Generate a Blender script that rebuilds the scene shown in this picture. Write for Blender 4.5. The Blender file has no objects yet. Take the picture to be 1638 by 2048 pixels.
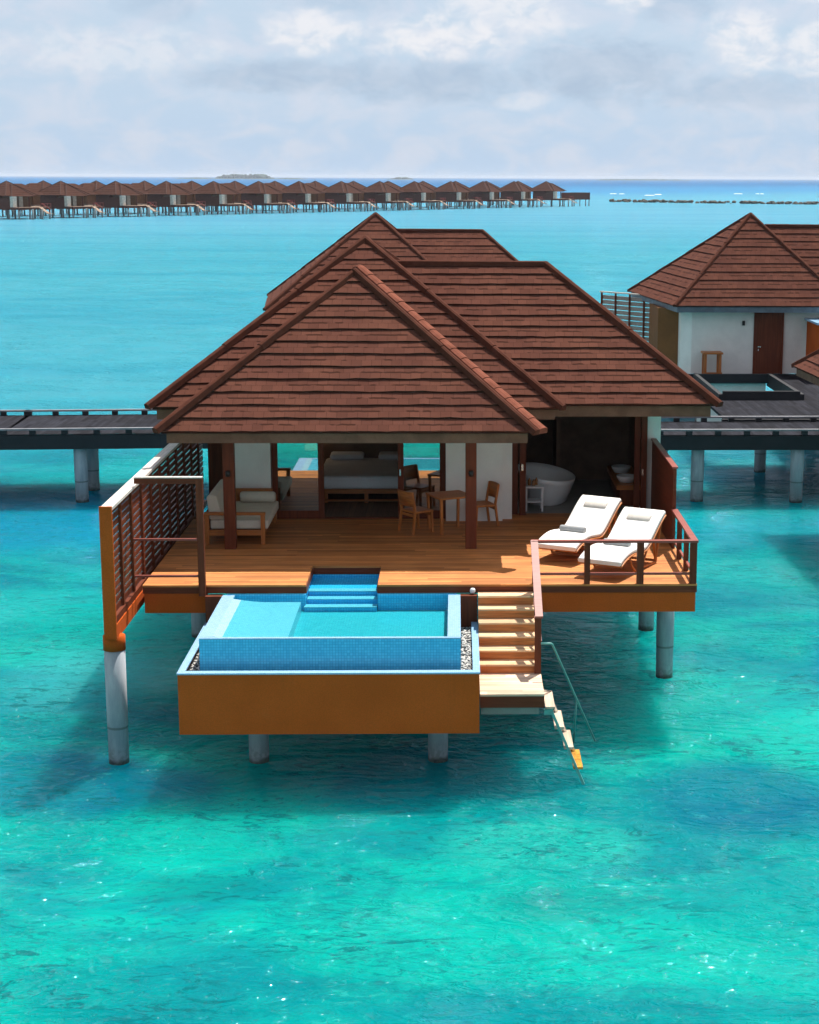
import bpy, bmesh, math, random
from mathutils import Matrix, Vector
from math import radians as R
random.seed(7)
S = bpy.context.scene
COL = S.collection

# ------------------------------------------------------------------ camera
cam = bpy.data.cameras.new("camera"); camo = bpy.data.objects.new("camera", cam); COL.objects.link(camo)
cam.sensor_fit = 'HORIZONTAL'; cam.sensor_width = 36; cam.lens = 3400 / 1638 * 36
cam.shift_x = (819 - 1010) / 1638; cam.shift_y = 0.0
cam.clip_start = 0.5; cam.clip_end = 120000
M3 = Matrix(((0.9995995, 0.0012907, -0.0282695), (-0.0279866, 0.1931041, -0.9807791), (0.0041931, 0.9811774, 0.1930629)))
camo.matrix_world = Matrix.Translation((0, 0, 9.5)) @ M3.to_4x4()
S.camera = camo

# ------------------------------------------------------------------ light
SUN = Vector((0.25, 0.435, 1.0)).normalized()
sun_el = math.asin(SUN.z); sun_az = math.atan2(SUN.x, SUN.y)
sl = bpy.data.lights.new("sun", 'SUN'); sl.energy = 5.0; sl.angle = R(0.55); sl.color = (1.0, 0.95, 0.88)
so = bpy.data.objects.new("sun", sl); COL.objects.link(so)
so.rotation_euler = SUN.to_track_quat('Z', 'Y').to_euler()

S.view_settings.view_transform = 'Standard'; S.view_settings.look = 'None'
S.view_settings.exposure = 0.7; S.view_settings.gamma = 1.0
S.cycles.use_denoising = True
S.cycles.max_bounces = 8; S.cycles.transparent_max_bounces = 12
S.cycles.sample_clamp_indirect = 6.0


# ------------------------------------------------------------------ node helper
class N:
    def __init__(self, nt):
        self.nt = nt; self.L = nt.links

    def add(self, typ, **kw):
        n = self.nt.nodes.new(typ)
        for k, v in kw.items():
            if k == 'ins':
                for kk, vv in v.items(): self.set(n.inputs[kk], vv)
            else: setattr(n, k, v)
        return n

    def set(self, sock, v):
        if isinstance(v, bpy.types.NodeSocket): self.L.new(v, sock)
        elif v is not None:
            if hasattr(sock.default_value, '__len__') and not hasattr(v, '__len__'): v = (v,) * len(sock.default_value)
            if hasattr(v, '__len__') and len(sock.default_value) == 4 and len(v) == 3: v = (*v, 1)
            sock.default_value = v

    def math(self, op, a, b=0.0, c=None, clamp=False):
        n = self.add('ShaderNodeMath', operation=op, use_clamp=clamp)
        self.set(n.inputs[0], a); self.set(n.inputs[1], b)
        if c is not None: self.set(n.inputs[2], c)
        return n.outputs[0]

    def vmath(self, op, a, b):
        n = self.add('ShaderNodeVectorMath', operation=op)
        self.set(n.inputs[0], a); self.set(n.inputs[1], b)
        return n.outputs[0]

    def noise(self, vec, scale, detail=3.0, rough=0.5, dist=0.0):
        n = self.add('ShaderNodeTexNoise')
        if vec is not None: self.L.new(vec, n.inputs['Vector'])
        self.set(n.inputs['Scale'], scale); self.set(n.inputs['Detail'], detail)
        self.set(n.inputs['Roughness'], rough); self.set(n.inputs['Distortion'], dist)
        return n.outputs['Fac']

    def mix(self, f, a, b, blend='MIX'):
        n = self.add('ShaderNodeMix', data_type='RGBA', blend_type=blend)
        self.set(n.inputs[0], f); self.set(n.inputs[6], a); self.set(n.inputs[7], b)
        return n.outputs[2]

    def rng(self, v, a, b, c=0.0, d=1.0, smooth=True):
        n = self.add('ShaderNodeMapRange', interpolation_type='SMOOTHSTEP' if smooth else 'LINEAR')
        for i, x in enumerate((v, a, b, c, d)): self.set(n.inputs[i], x)
        return n.outputs[0]

    def mapv(self, vec, scale=(1, 1, 1), rot=(0, 0, 0), loc=(0, 0, 0)):
        n = self.add('ShaderNodeMapping')
        self.L.new(vec, n.inputs[0]); n.inputs['Scale'].default_value = scale
        n.inputs['Rotation'].default_value = rot; n.inputs['Location'].default_value = loc
        return n.outputs[0]


def new_mat(name):
    m = bpy.data.materials.new(name); m.use_nodes = True
    m.node_tree.nodes.clear()
    n = N(m.node_tree)
    out = n.add('ShaderNodeOutputMaterial')
    return m, n, out


def principled(n, out, col, rough=0.6, spec=0.4, metal=0.0, bump=None, bstr=0.3, bdist=0.01):
    p = n.add('ShaderNodeBsdfPrincipled')
    n.set(p.inputs['Base Color'], col); n.set(p.inputs['Roughness'], rough)
    p.inputs['Specular IOR Level'].default_value = spec; p.inputs['Metallic'].default_value = metal
    if bump is not None:
        b = n.add('ShaderNodeBump'); b.inputs['Strength'].default_value = bstr; b.inputs['Distance'].default_value = bdist
        n.set(b.inputs['Height'], bump); n.L.new(b.outputs[0], p.inputs['Normal'])
    n.L.new(p.outputs[0], out.inputs[0])
    return p


def obj_co(n): return n.add('ShaderNodeTexCoord').outputs['Object']


def plain(name, col, rough=0.6, spec=0.4, var=0.25, scale=3.0, grain=0.25, metal=0.0):
    """Solid paint/render with soft blotches and a fine grain."""
    m, n, out = new_mat(name)
    co = obj_co(n)
    a = n.noise(co, scale, 5, 0.6); b = n.noise(co, 60, 2)
    c = n.mix(n.rng(a, 0.3, 0.7), [x * (1 - var) for x in col], [min(1, x * (1 + var * .6)) for x in col])
    c = n.mix(n.math('MULTIPLY', n.rng(b, 0.35, 0.65), grain), c, [x * .6 for x in col])
    principled(n, out, c, rough, spec, metal, b, 0.25, 0.004)
    return m


def wood(name, col, axis=0, plank=0.0, rough=0.5, spec=0.35, var=0.35, seam=0.06):
    """Timber: grain along one axis; plank > 0 adds board seams across the next axis."""
    m, n, out = new_mat(name)
    co = obj_co(n)
    sc = [22.0, 22.0, 22.0]; sc[axis] = 1.1
    g = n.noise(n.mapv(co, sc), 1.0, 4, 0.6, 0.4)
    big = n.noise(co, 1.3, 3)
    dark = [x * (1 - var) for x in col]; lite = [min(1, x * (1 + var * .55)) for x in col]
    c = n.mix(n.rng(g, 0.3, 0.7), dark, lite)
    c = n.mix(n.math('MULTIPLY', n.rng(big, 0.36, 0.66), 0.62), c, [col[0] * .72, col[1] * .66, col[2] * .6])
    h = g
    if plank:
        sep = n.add('ShaderNodeSeparateXYZ'); n.L.new(co, sep.inputs[0])
        across = sep.outputs[1 if axis == 0 else 0]; along = sep.outputs[axis]
        q = n.math('DIVIDE', across, plank)
        fl = n.math('FLOOR', q); fr = n.math('FRACT', q)
        # one tone per board, boards broken at different lengths
        off = n.math('MULTIPLY', n.math('FRACT', n.math('MULTIPLY', n.math('SINE', n.math('MULTIPLY', fl, 12.9898)), 437.58)), 2.4)
        ln = n.math('FLOOR', n.math('DIVIDE', n.math('ADD', along, off), 2.4))
        cmb = n.add('ShaderNodeCombineXYZ'); n.set(cmb.inputs[0], fl); n.set(cmb.inputs[1], ln)
        wn = n.add('ShaderNodeTexWhiteNoise', noise_dimensions='2D'); n.L.new(cmb.outputs[0], wn.inputs['Vector'])
        tone = n.rng(wn.outputs['Value'], 0, 1, 0.62, 1.18, False)
        c = n.mix(1.0, c, tone, 'MULTIPLY')
        edge = n.math('MINIMUM', fr, n.math('SUBTRACT', 1.0, fr))
        gap = n.rng(edge, 0.0, seam, 1.0, 0.0)
        c = n.mix(n.math('MULTIPLY', gap, 0.8), c, [x * .12 for x in col])
        h = n.math('SUBTRACT', n.math('MULTIPLY', g, .3), gap)
    principled(n, out, c, rough, spec, 0.0, h, 0.35, 0.006)
    return m


def shingle(name, col):
    """Roof tiles; UV in metres: u along the course, v up the slope."""
    m, n, out = new_mat(name)
    uv = n.add('ShaderNodeTexCoord').outputs['UV']
    br = n.add('ShaderNodeTexBrick', offset=0.37, squash=1.0)
    n.L.new(uv, br.inputs['Vector'])
    br.inputs['Scale'].default_value = 1.0; br.inputs['Brick Width'].default_value = 0.19; br.inputs['Row Height'].default_value = 0.17
    br.inputs['Mortar Size'].default_value = 0.006; br.inputs['Mortar Smooth'].default_value = 0.3; br.inputs['Bias'].default_value = 0.0
    br.inputs['Color1'].default_value = (*[x * .86 for x in col], 1); br.inputs['Color2'].default_value = (*[min(1, x * 1.13) for x in col], 1)
    br.inputs['Mortar'].default_value = (*[x * .62 for x in col], 1)
    big = n.noise(uv, 0.9, 4); fine = n.noise(uv, 75, 2)
    c = n.mix(n.rng(big, .32, .68), br.outputs['Color'], n.mix(1.0, br.outputs['Color'], (0.80, 0.78, 0.84), 'MULTIPLY'))
    # short wavy dashes where every second tab is doubled
    sep = n.add('ShaderNodeSeparateXYZ'); n.L.new(uv, sep.inputs[0])
    wob = n.math('MULTIPLY', n.math('SUBTRACT', n.noise(n.mapv(uv, (7, 2, 1)), 1.0, 2), 0.5), 0.05)
    vv = n.math('FRACT', n.math('DIVIDE', n.math('ADD', sep.outputs[1], wob), 0.34))
    dash = n.rng(n.math('ABSOLUTE', n.math('SUBTRACT', vv, 0.5)), 0.045, 0.10, 1.0, 0.0)
    brk = n.rng(n.noise(n.mapv(uv, (3.4, 2.9, 1)), 1.0, 1), 0.46, 0.54)
    dash = n.math('MULTIPLY', dash, brk)
    c = n.mix(n.math('MULTIPLY', dash, 0.85), c, [x * .28 for x in col])
    c = n.mix(n.math('MULTIPLY', n.rng(fine, .4, .62), .38), c, [x * .55 for x in col])
    principled(n, out, c, 0.95, 0.03, 0.0, n.math('ADD', fine, n.math('MULTIPLY', dash, -1.5)), 0.5, 0.008)
    return m


def mosaic(name, c1, c2, grout, size=0.045, rough=0.25):
    m, n, out = new_mat(name)
    co = obj_co(n)
    nrm = n.add('ShaderNodeNewGeometry').outputs['Normal']
    # grid seen on any axis-aligned face
    sep = n.add('ShaderNodeSeparateXYZ'); n.L.new(co, sep.inputs[0])
    an = n.add('ShaderNodeSeparateXYZ'); n.L.new(nrm, an.inputs[0])
    g = None; ids = n.add('ShaderNodeCombineXYZ')
    for i in range(3):
        q = n.math('DIVIDE', n.math('ADD', sep.outputs[i], 0.0113), size)
        fr = n.math('FRACT', q); n.set(ids.inputs[i], n.math('FLOOR', q))
        e = n.rng(n.math('MINIMUM', fr, n.math('SUBTRACT', 1.0, fr)), 0.02, 0.13, 1.0, 0.0)
        e = n.math('MULTIPLY', e, n.math('LESS_THAN', n.math('ABSOLUTE', an.outputs[i]), 0.5))
        g = e if g is None else n.math('MAXIMUM', g, e)
    wn = n.add('ShaderNodeTexWhiteNoise', noise_dimensions='3D'); n.L.new(ids.outputs[0], wn.inputs['Vector'])
    c = n.mix(wn.outputs['Value'], c1, c2)
    c = n.mix(g, c, grout)
    principled(n, out, c, rough, 0.5, 0.0, n.math('MULTIPLY', g, -1.0), 0.2, 0.003)
    return m


def ochre_mat(name):
    """Painted render: soft blotches, faint run-off streaks, salt near the lower edge of walls, fine grain."""
    m, n, out = new_mat(name)
    co = n.add('ShaderNodeNewGeometry').outputs['Position']
    a = n.noise(co, 1.1, 5, .6); st = n.noise(n.mapv(co, (7, 7, .5)), 1.0, 4, .6); gr = n.noise(co, 55, 2)
    c = n.mix(n.rng(a, .3, .7), (0.45, 0.080, 0.011), (0.52, 0.094, 0.014))
    c = n.mix(n.math('MULTIPLY', n.rng(st, .52, .74), .16), c, (0.22, 0.055, 0.012))
    c = n.mix(n.math('MULTIPLY', n.rng(n.noise(co, 2.6, 6, .7), .58, .74), .10), c, (0.55, 0.19, 0.07))
    c = n.mix(n.math('MULTIPLY', n.rng(gr, .40, .62), .30), c, (0.24, 0.050, 0.006))
    principled(n, out, c, .9, .1, 0, n.math('ADD', gr, n.math('MULTIPLY', a, .6)), .35, .006)
    return m


M = {}
M['tile'] = shingle('roof_tiles', (0.122, 0.048, 0.032))
M['cap_lit'] = plain('sunlit_shingled_cap', (0.20, 0.070, 0.045), 0.95, 0.03, 0.25, 4, 0.35)  # cap colour lightened to paint the sunlit side of the front hip
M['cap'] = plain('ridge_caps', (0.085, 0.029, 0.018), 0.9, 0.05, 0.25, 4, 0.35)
M['fascia'] = plain('eave_board', (0.17, 0.088, 0.055), 0.8, 0.1)
M['cap_far'] = plain('far_ridge', (0.06, 0.026, 0.018), 0.9, 0.2)
M['white'] = plain('white_render', (0.80, 0.77, 0.71), 0.8, 0.2, 0.06, 2, 0.10)
M['ochre'] = ochre_mat('ochre_render')
M['mahog_x'] = wood('mahogany_x', (0.150, 0.033, 0.011), 0, rough=.55, spec=.2)
M['mahog_y'] = wood('mahogany_y', (0.150, 0.033, 0.011), 1, rough=.55, spec=.2)
M['mahog_z'] = wood('mahogany_z', (0.150, 0.033, 0.011), 2, rough=.55, spec=.2)
M['rail'] = wood('rail_top', (0.28, 0.065, 0.045), 0, spec=0.4, rough=0.45)
M['deck'] = wood('deck_boards', (0.58, 0.220, 0.062), 0, 0.105, rough=0.6, spec=0.22)
M['tread'] = wood('stair_boards', (0.84, 0.56, 0.32), 0, 0.105, rough=0.55)
M['riser'] = wood('stair_riser', (0.60, 0.21, 0.055), 0, var=.5)
M['landing'] = wood('landing_boards', (0.80, 0.60, 0.43), 0, 0.105, rough=0.6, var=.3)
M['grey_deck'] = wood('grey_boards', (0.024, 0.025, 0.032), 1, 0.12, rough=0.9, spec=0.05)
M['black'] = plain('black_timber', (0.012, 0.013, 0.016), 0.6, 0.3)
M['kerb'] = plain('kerb_timber', (0.20, 0.20, 0.21), 0.6, 0.3)
M['ceiling'] = plain('boarded_ceiling', (0.72, 0.66, 0.56), 0.8, 0.1)
M['teak'] = wood('teak', (0.46, 0.15, 0.030), 2, rough=0.5)
M['teak_h'] = wood('teak_grain', (0.46, 0.15, 0.030), 0, rough=0.5)
M['cream'] = plain('cream_canvas', (0.62, 0.55, 0.45), 0.9, 0.1, 0.06, 6, 0.15)
M['lounge'] = plain('white_canvas', (0.82, 0.79, 0.74), 0.9, 0.1, 0.04, 6, 0.06)
M['grey_towel'] = plain('grey_towel', (0.36, 0.37, 0.37), 0.95, 0.05, 0.1, 30, 0.3)
M['pillow'] = plain('grey_pillow', (0.60, 0.56, 0.50), 0.95, 0.05, 0.06, 20, 0.15)
M['linen'] = plain('white_linen', (0.88, 0.88, 0.90), 0.9, 0.1, 0.05)
M['dark_wall'] = plain('dark_panel', (0.16, 0.095, 0.060), 0.7, 0.2)
M['dark_floor'] = wood('dark_floor', (0.20, 0.11, 0.06), 1, 0.12)
M['stone'] = plain('grey_stone', (0.26, 0.25, 0.23), 0.6, 0.3, 0.15)
M['ceramic'] = plain('ceramic', (0.78, 0.78, 0.77), 0.25, 0.5, 0.02, 2, 0.0)
M['steel'] = plain('steel', (0.62, 0.63, 0.62), 0.25, 0.5, 0.05, 3, 0.0, 1.0)
M['green_pipe'] = plain('green_pipe', (0.10, 0.34, 0.30), 0.4, 0.5, 0.1)
M['amber'] = plain('amber_bottle', (0.34, 0.14, 0.04), 0.2, 0.5)
M['lamp_black'] = plain('lamp_black', (0.012, 0.011, 0.010), 0.4, 0.4)
M['lamp_white'] = plain('lamp_white', (0.75, 0.75, 0.74), 0.3, 0.5, 0.02)
M['algae'] = plain('algae_wood', (0.50, 0.24, 0.04), 0.9, 0.1, 0.6, 9, 0.5)
M['pale_wood'] = wood('bleached_wood', (0.66, 0.60, 0.54), 1)
M['step_wood'] = wood('tan_step', (0.56, 0.43, 0.32), 1)
M['brown_wall'] = plain('brown_wall', (0.20, 0.088, 0.032), 0.85, 0.1, .15, 1.5, .3)
M['art'] = plain('wall_art', (0.10, 0.14, 0.18), 0.7, 0.2)
M['blue_tile'] = mosaic('blue_mosaic', (0.055, 0.43, 0.74), (0.085, 0.54, 0.84), (0.04, 0.31, 0.58))
M['pool_in'] = mosaic('pool_mosaic', (0.05, 0.37, 0.40), (0.09, 0.45, 0.47), (0.05, 0.31, 0.36))
M['shelf'] = mosaic('shelf_mosaic', (0.26, 0.47, 0.54), (0.36, 0.56, 0.62), (0.22, 0.40, 0.48), 0.03)
M['rim'] = mosaic('rim_mosaic', (0.24, 0.43, 0.62), (0.33, 0.52, 0.69), (0.22, 0.37, 0.53), 0.03)
M['rock'] = plain('dark_rock', (0.11, 0.095, 0.075), 0.9, 0.2, 0.6, 0.6, 0.4)
M['island'] = plain('island_trees', (0.045, 0.075, 0.045), 0.9, 0.1, 0.4, .02)
M['far_wall'] = plain('far_wall', (0.60, 0.53, 0.44), 0.8, 0.1)
M['far_pile'] = plain('far_pile', (0.20, 0.23, 0.23), 0.9, 0.1)
M['far_ochre'] = plain('far_ochre', (0.17, 0.075, 0.030), 0.9, 0.1)
M['far_brown'] = plain('far_brown', (0.11, 0.038, 0.026), 0.8, 0.1)
M['far_roof'] = shingle('far_tiles', (0.080, 0.036, 0.024))
M['far_deck'] = plain('far_deck', (0.40, 0.28, 0.20), 0.7, 0.1)
M['far_rail'] = plain('far_rail', (0.24, 0.05, 0.04), 0.7, 0.1)
M['slat_grey'] = wood('weathered_slat', (0.30, 0.27, 0.25), 1)


def pile_mat():
    """White concrete sleeve, a stained joint and a dark tide band where it meets the water."""
    m, n, out = new_mat('concrete_pile')
    geo = n.add('ShaderNodeNewGeometry').outputs['Position']
    sep = n.add('ShaderNodeSeparateXYZ'); n.L.new(geo, sep.inputs[0])
    z = n.math('ADD', sep.outputs[2], n.math('MULTIPLY', n.math('SUBTRACT', n.noise(geo, 5, 4), .5), .22))
    a = n.noise(n.mapv(geo, (6, 6, 1.2)), 1.0, 5, .65)
    c = n.mix(n.rng(a, .3, .7), (0.28, 0.31, 0.34), (0.41, 0.43, 0.45))
    j = n.math('ABSOLUTE', n.math('SUBTRACT', sep.outputs[2], 0.62))
    c = n.mix(n.rng(j, 0.012, 0.03, .75, 0.0), c, (0.14, 0.15, 0.14))
    c = n.mix(n.rng(z, 0.02, 0.13, .9, 0.0), c, (0.035, 0.05, 0.045))
    c = n.mix(n.math('MULTIPLY', n.rng(z, .05, .40, .5, 0.0), n.rng(n.noise(geo, 14, 3), .42, .6)), c, (0.16, 0.19, 0.15))
    principled(n, out, c, 0.85, 0.1, 0, a, .2, .01)
    return m


M['pile'] = pile_mat()


def glass_mat():
    m, n, out = new_mat('door_glass')
    t = n.add('ShaderNodeBsdfTransparent'); t.inputs[0].default_value = (0.42, 0.58, 0.58, 1)
    g = n.add('ShaderNodeBsdfGlossy'); g.inputs['Roughness'].default_value = 0.015; g.inputs['Color'].default_value = (0.9, 0.95, 0.95, 1)
    mx = n.add('ShaderNodeMixShader'); mx.inputs[0].default_value = 0.42
    n.L.new(t.outputs[0], mx.inputs[1]); n.L.new(g.outputs[0], mx.inputs[2]); n.L.new(mx.outputs[0], out.inputs[0])
    return m


M['glass'] = glass_mat()


def pool_water_mat():
    m, n, out = new_mat('pool_water')
    co = obj_co(n)
    h = n.noise(co, 3.2, 4, .55, .5)
    b = n.add('ShaderNodeBump'); b.inputs['Strength'].default_value = .5; b.inputs['Distance'].default_value = .05
    n.L.new(h, b.inputs['Height'])
    t = n.add('ShaderNodeBsdfTransparent'); t.inputs[0].default_value = (0.52, 0.93, 0.98, 1)
    g = n.add('ShaderNodeBsdfGlossy'); g.inputs['Roughness'].default_value = 0.04
    n.L.new(b.outputs[0], g.inputs['Normal'])
    fr = n.add('ShaderNodeFresnel'); fr.inputs[0].default_value = 1.22; n.L.new(b.outputs[0], fr.inputs['Normal'])
    mx = n.add('ShaderNodeMixShader'); n.set(mx.inputs[0], n.math('MINIMUM', fr.outputs[0], 0.10))
    n.L.new(t.outputs[0], mx.inputs[1]); n.L.new(g.outputs[0], mx.inputs[2]); n.L.new(mx.outputs[0], out.inputs[0])
    return m


M['pool_water'] = pool_water_mat()


def lagoon_mat():
    """Shallow lagoon: turquoise over sand, teal in patches, cyan further out, deep blue beyond the reef."""
    m, n, out = new_mat('lagoon_water')
    P = n.add('ShaderNodeNewGeometry').outputs['Position']
    sep = n.add('ShaderNodeSeparateXYZ'); n.L.new(P, sep.inputs[0])
    X, Y = sep.outputs[0], sep.outputs[1]
    warp = n.math('SUBTRACT', n.noise(P, 0.09, 3), .5)
    warp2 = n.math('SUBTRACT', n.noise(P, 0.02, 3), .5)
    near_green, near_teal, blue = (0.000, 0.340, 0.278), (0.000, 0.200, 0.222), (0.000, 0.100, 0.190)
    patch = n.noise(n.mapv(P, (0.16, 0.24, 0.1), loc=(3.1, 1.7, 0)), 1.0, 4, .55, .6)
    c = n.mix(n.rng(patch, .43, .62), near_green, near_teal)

    # darker and lighter patches of water colour at set places, ragged edges
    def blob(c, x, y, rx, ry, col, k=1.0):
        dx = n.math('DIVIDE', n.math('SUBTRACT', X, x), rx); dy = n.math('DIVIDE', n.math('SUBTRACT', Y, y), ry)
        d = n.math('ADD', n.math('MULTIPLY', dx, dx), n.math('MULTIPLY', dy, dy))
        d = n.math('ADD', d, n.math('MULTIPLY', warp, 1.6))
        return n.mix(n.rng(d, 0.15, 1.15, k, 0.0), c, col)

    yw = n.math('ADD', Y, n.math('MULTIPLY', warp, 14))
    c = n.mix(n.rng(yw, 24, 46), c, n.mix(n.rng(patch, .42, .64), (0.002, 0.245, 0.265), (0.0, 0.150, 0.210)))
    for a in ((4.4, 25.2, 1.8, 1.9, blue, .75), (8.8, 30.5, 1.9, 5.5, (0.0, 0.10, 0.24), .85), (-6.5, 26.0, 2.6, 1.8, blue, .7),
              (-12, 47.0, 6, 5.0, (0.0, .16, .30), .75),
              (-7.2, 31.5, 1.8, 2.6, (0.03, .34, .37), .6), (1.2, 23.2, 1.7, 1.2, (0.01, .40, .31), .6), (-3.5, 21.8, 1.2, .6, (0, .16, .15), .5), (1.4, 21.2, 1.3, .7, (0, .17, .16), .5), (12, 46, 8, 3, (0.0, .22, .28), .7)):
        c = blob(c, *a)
    yf = n.math('ADD', Y, n.math('MULTIPLY', warp2, 60))
    streak = n.noise(n.mapv(P, (0.010, 0.055, 0.05)), 1.0, 4, .6)
    far1 = n.mix(n.rng(streak, .40, .66), (0.042, 0.262, 0.328), (0.028, 0.235, 0.312))
    c = n.mix(n.rng(yf, 45, 78), c, far1)
    c = n.mix(n.rng(yf, 170, 420), c, n.mix(n.rng(streak, .42, .62), (0.078, 0.280, 0.375), (0.064, 0.258, 0.362)))
    yd = n.math('ADD', Y, n.math('MULTIPLY', X, -1.2))
    yd = n.math('ADD', yd, n.math('MULTIPLY', warp2, 160))
    c = n.mix(n.rng(yd, 650, 1150), c, (0.030, 0.190, 0.370))
    c = n.mix(n.rng(yd, 1200, 2200), c, (0.002, 0.105, 0.270))
    # waves
    fade = n.rng(Y, 30, 420, 1.0, 0.22, False)
    rot = (0, 0, R(20))
    w1 = n.noise(n.mapv(P, (0.55, 1.0, 1), rot), 1.15, 3, .55, .7)
    w2 = n.noise(n.mapv(P, (1.0, 1.7, 1), (0, 0, R(-28))), 3.1, 3, .6, .5)
    w3 = n.noise(n.mapv(P, (0.5, 1.0, 1), rot), 0.22, 2, .5, .3)
    ridge = n.math('SUBTRACT', 1.0, n.math('MULTIPLY', n.math('ABSOLUTE', n.math('SUBTRACT', w1, .5)), 2.6))
    gust = n.rng(n.noise(n.mapv(P, (.22, .30, 1), loc=(5, 2, 0)), 1.0, 3), .36, .64, .35, 1.25)
    h = n.math('MULTIPLY', n.math('ADD', n.math('MULTIPLY', ridge, .36), n.math('MULTIPLY', w2, .26)), gust)
    h = n.math('ADD', h, n.math('MULTIPLY', w3, .9))
    h = n.math('MULTIPLY', h, fade)
    b = n.add('ShaderNodeBump'); b.inputs['Strength'].default_value = 1.0; b.inputs['Distance'].default_value = 0.72
    n.L.new(h, b.inputs['Height'])
    # thin dark refraction veins, then ripple shading streaks, painted into the water colour
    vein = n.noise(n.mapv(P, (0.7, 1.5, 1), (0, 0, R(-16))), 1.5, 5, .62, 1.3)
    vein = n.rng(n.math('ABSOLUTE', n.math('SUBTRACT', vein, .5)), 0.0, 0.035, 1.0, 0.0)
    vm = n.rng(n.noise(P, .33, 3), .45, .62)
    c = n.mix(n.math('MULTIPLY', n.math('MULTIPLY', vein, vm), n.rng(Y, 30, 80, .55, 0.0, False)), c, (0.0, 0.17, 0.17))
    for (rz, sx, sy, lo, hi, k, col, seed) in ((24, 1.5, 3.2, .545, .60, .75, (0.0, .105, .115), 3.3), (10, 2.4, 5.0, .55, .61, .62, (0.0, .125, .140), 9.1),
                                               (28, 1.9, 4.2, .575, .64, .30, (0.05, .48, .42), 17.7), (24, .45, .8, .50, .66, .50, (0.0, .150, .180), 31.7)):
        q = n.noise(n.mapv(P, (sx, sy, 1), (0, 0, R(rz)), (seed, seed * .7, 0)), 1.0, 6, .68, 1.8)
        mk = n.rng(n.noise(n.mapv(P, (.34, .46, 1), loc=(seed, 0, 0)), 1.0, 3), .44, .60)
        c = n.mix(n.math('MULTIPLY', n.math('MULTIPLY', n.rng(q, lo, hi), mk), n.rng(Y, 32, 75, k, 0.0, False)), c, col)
    d = n.add('ShaderNodeBsdfDiffuse'); n.set(d.inputs[0], c); n.L.new(b.outputs[0], d.inputs['Normal'])
    t = n.add('ShaderNodeBsdfTransparent'); t.inputs[0].default_value = (0.10, 0.72, 0.66, 1)
    c = n.mix(1.0, c, (.92, .92, .94), 'MULTIPLY')
    n.L.new(c, d.inputs[0])
    ss = n.add('ShaderNodeSubsurfaceScattering', falloff='BURLEY'); n.set(ss.inputs['Color'], c)
    ss.inputs['Scale'].default_value = 1.0; ss.inputs['Radius'].default_value = (0.4, 3.6, 4.2); n.L.new(b.outputs[0], ss.inputs['Normal'])
    m0 = n.add('ShaderNodeMixShader'); m0.inputs[0].default_value = 0.92
    n.L.new(d.outputs[0], m0.inputs[1]); n.L.new(ss.outputs[0], m0.inputs[2])
    m1 = n.add('ShaderNodeMixShader'); m1.inputs[0].default_value = 0.07
    n.L.new(m0.outputs[0], m1.inputs[1]); n.L.new(t.outputs[0], m1.inputs[2])
    g = n.add('ShaderNodeBsdfGlossy'); g.inputs['Roughness'].default_value = 0.05
    n.L.new(b.outputs[0], g.inputs['Normal'])
    fr = n.add('ShaderNodeFresnel'); fr.inputs[0].default_value = 1.33; n.L.new(b.outputs[0], fr.inputs['Normal'])
    fac = n.math('MINIMUM', n.math('MULTIPLY', fr.outputs[0], .36), 0.17)
    m2 = n.add('ShaderNodeMixShader'); n.L.new(fac, m2.inputs[0])
    n.L.new(m1.outputs[0], m2.inputs[1]); n.L.new(g.outputs[0], m2.inputs[2])
    n.L.new(m2.outputs[0], out.inputs[0])
    return m


def seabed_mat():
    m, n, out = new_mat('sand_seabed')
    P = n.add('ShaderNodeNewGeometry').outputs['Position']
    a = n.noise(P, .22, 5, .6, .5)
    c = n.mix(n.rng(a, .45, .62), (0.66, 0.62, 0.50), (0.16, 0.19, 0.16))
    principled(n, out, c, .9, .1, 0, n.noise(P, 2.5, 3), .5, .05)
    return m


# ------------------------------------------------------------------ world: sky with cloud
w = bpy.data.worlds.new("World"); S.world = w; w.use_nodes = True
w.node_tree.nodes.clear(); n = N(w.node_tree)
wo = n.add('ShaderNodeOutputWorld')
sky = n.add('ShaderNodeTexSky', sky_type='NISHITA', sun_disc=False)
sky.sun_elevation = sun_el; sky.sun_rotation = sun_az; sky.altitude = 0; sky.air_density = 1.0; sky.dust_density = 1.5; sky.ozone_density = 1.5
D = n.add('ShaderNodeTexCoord').outputs['Generated']
sp = n.add('ShaderNodeSeparateXYZ'); n.L.new(D, sp.inputs[0])
el = n.math('MULTIPLY', n.math('ARCSINE', sp.outputs[2]), 57.2958)
az = n.math('MULTIPLY', n.math('ARCTAN2', sp.outputs[0], sp.outputs[1]), 57.2958)
cv = n.add('ShaderNodeCombineXYZ'); n.set(cv.inputs[0], az); n.set(cv.inputs[1], el)
CV = cv.outputs[0]
big = n.noise(n.mapv(CV, (0.16, 0.42, 1), loc=(4.2, 0.3, 0)), 1.0, 6, .55, .35)
med = n.noise(n.mapv(CV, (0.55, 1.0, 1), loc=(1.2, 7.3, 0)), 1.0, 7, .58, .5)
puff = n.noise(n.mapv(CV, (1.0, 1.55, 1), loc=(3.3, 2.1, 0)), 1.0, 8, .6, .35)


def sblob(a, e, ra, re, k=1.0, wob=1.1):
    da = n.math('DIVIDE', n.math('SUBTRACT', az, a), ra); de = n.math('DIVIDE', n.math('SUBTRACT', el, e), re)
    d = n.math('ADD', n.math('MULTIPLY', da, da), n.math('MULTIPLY', de, de))
    d = n.math('ADD', d, n.math('MULTIPLY', n.math('SUBTRACT', puff, .5), -2.4 * wob))
    return n.rng(d, -0.1, 1.45, k, 0.0)


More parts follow.
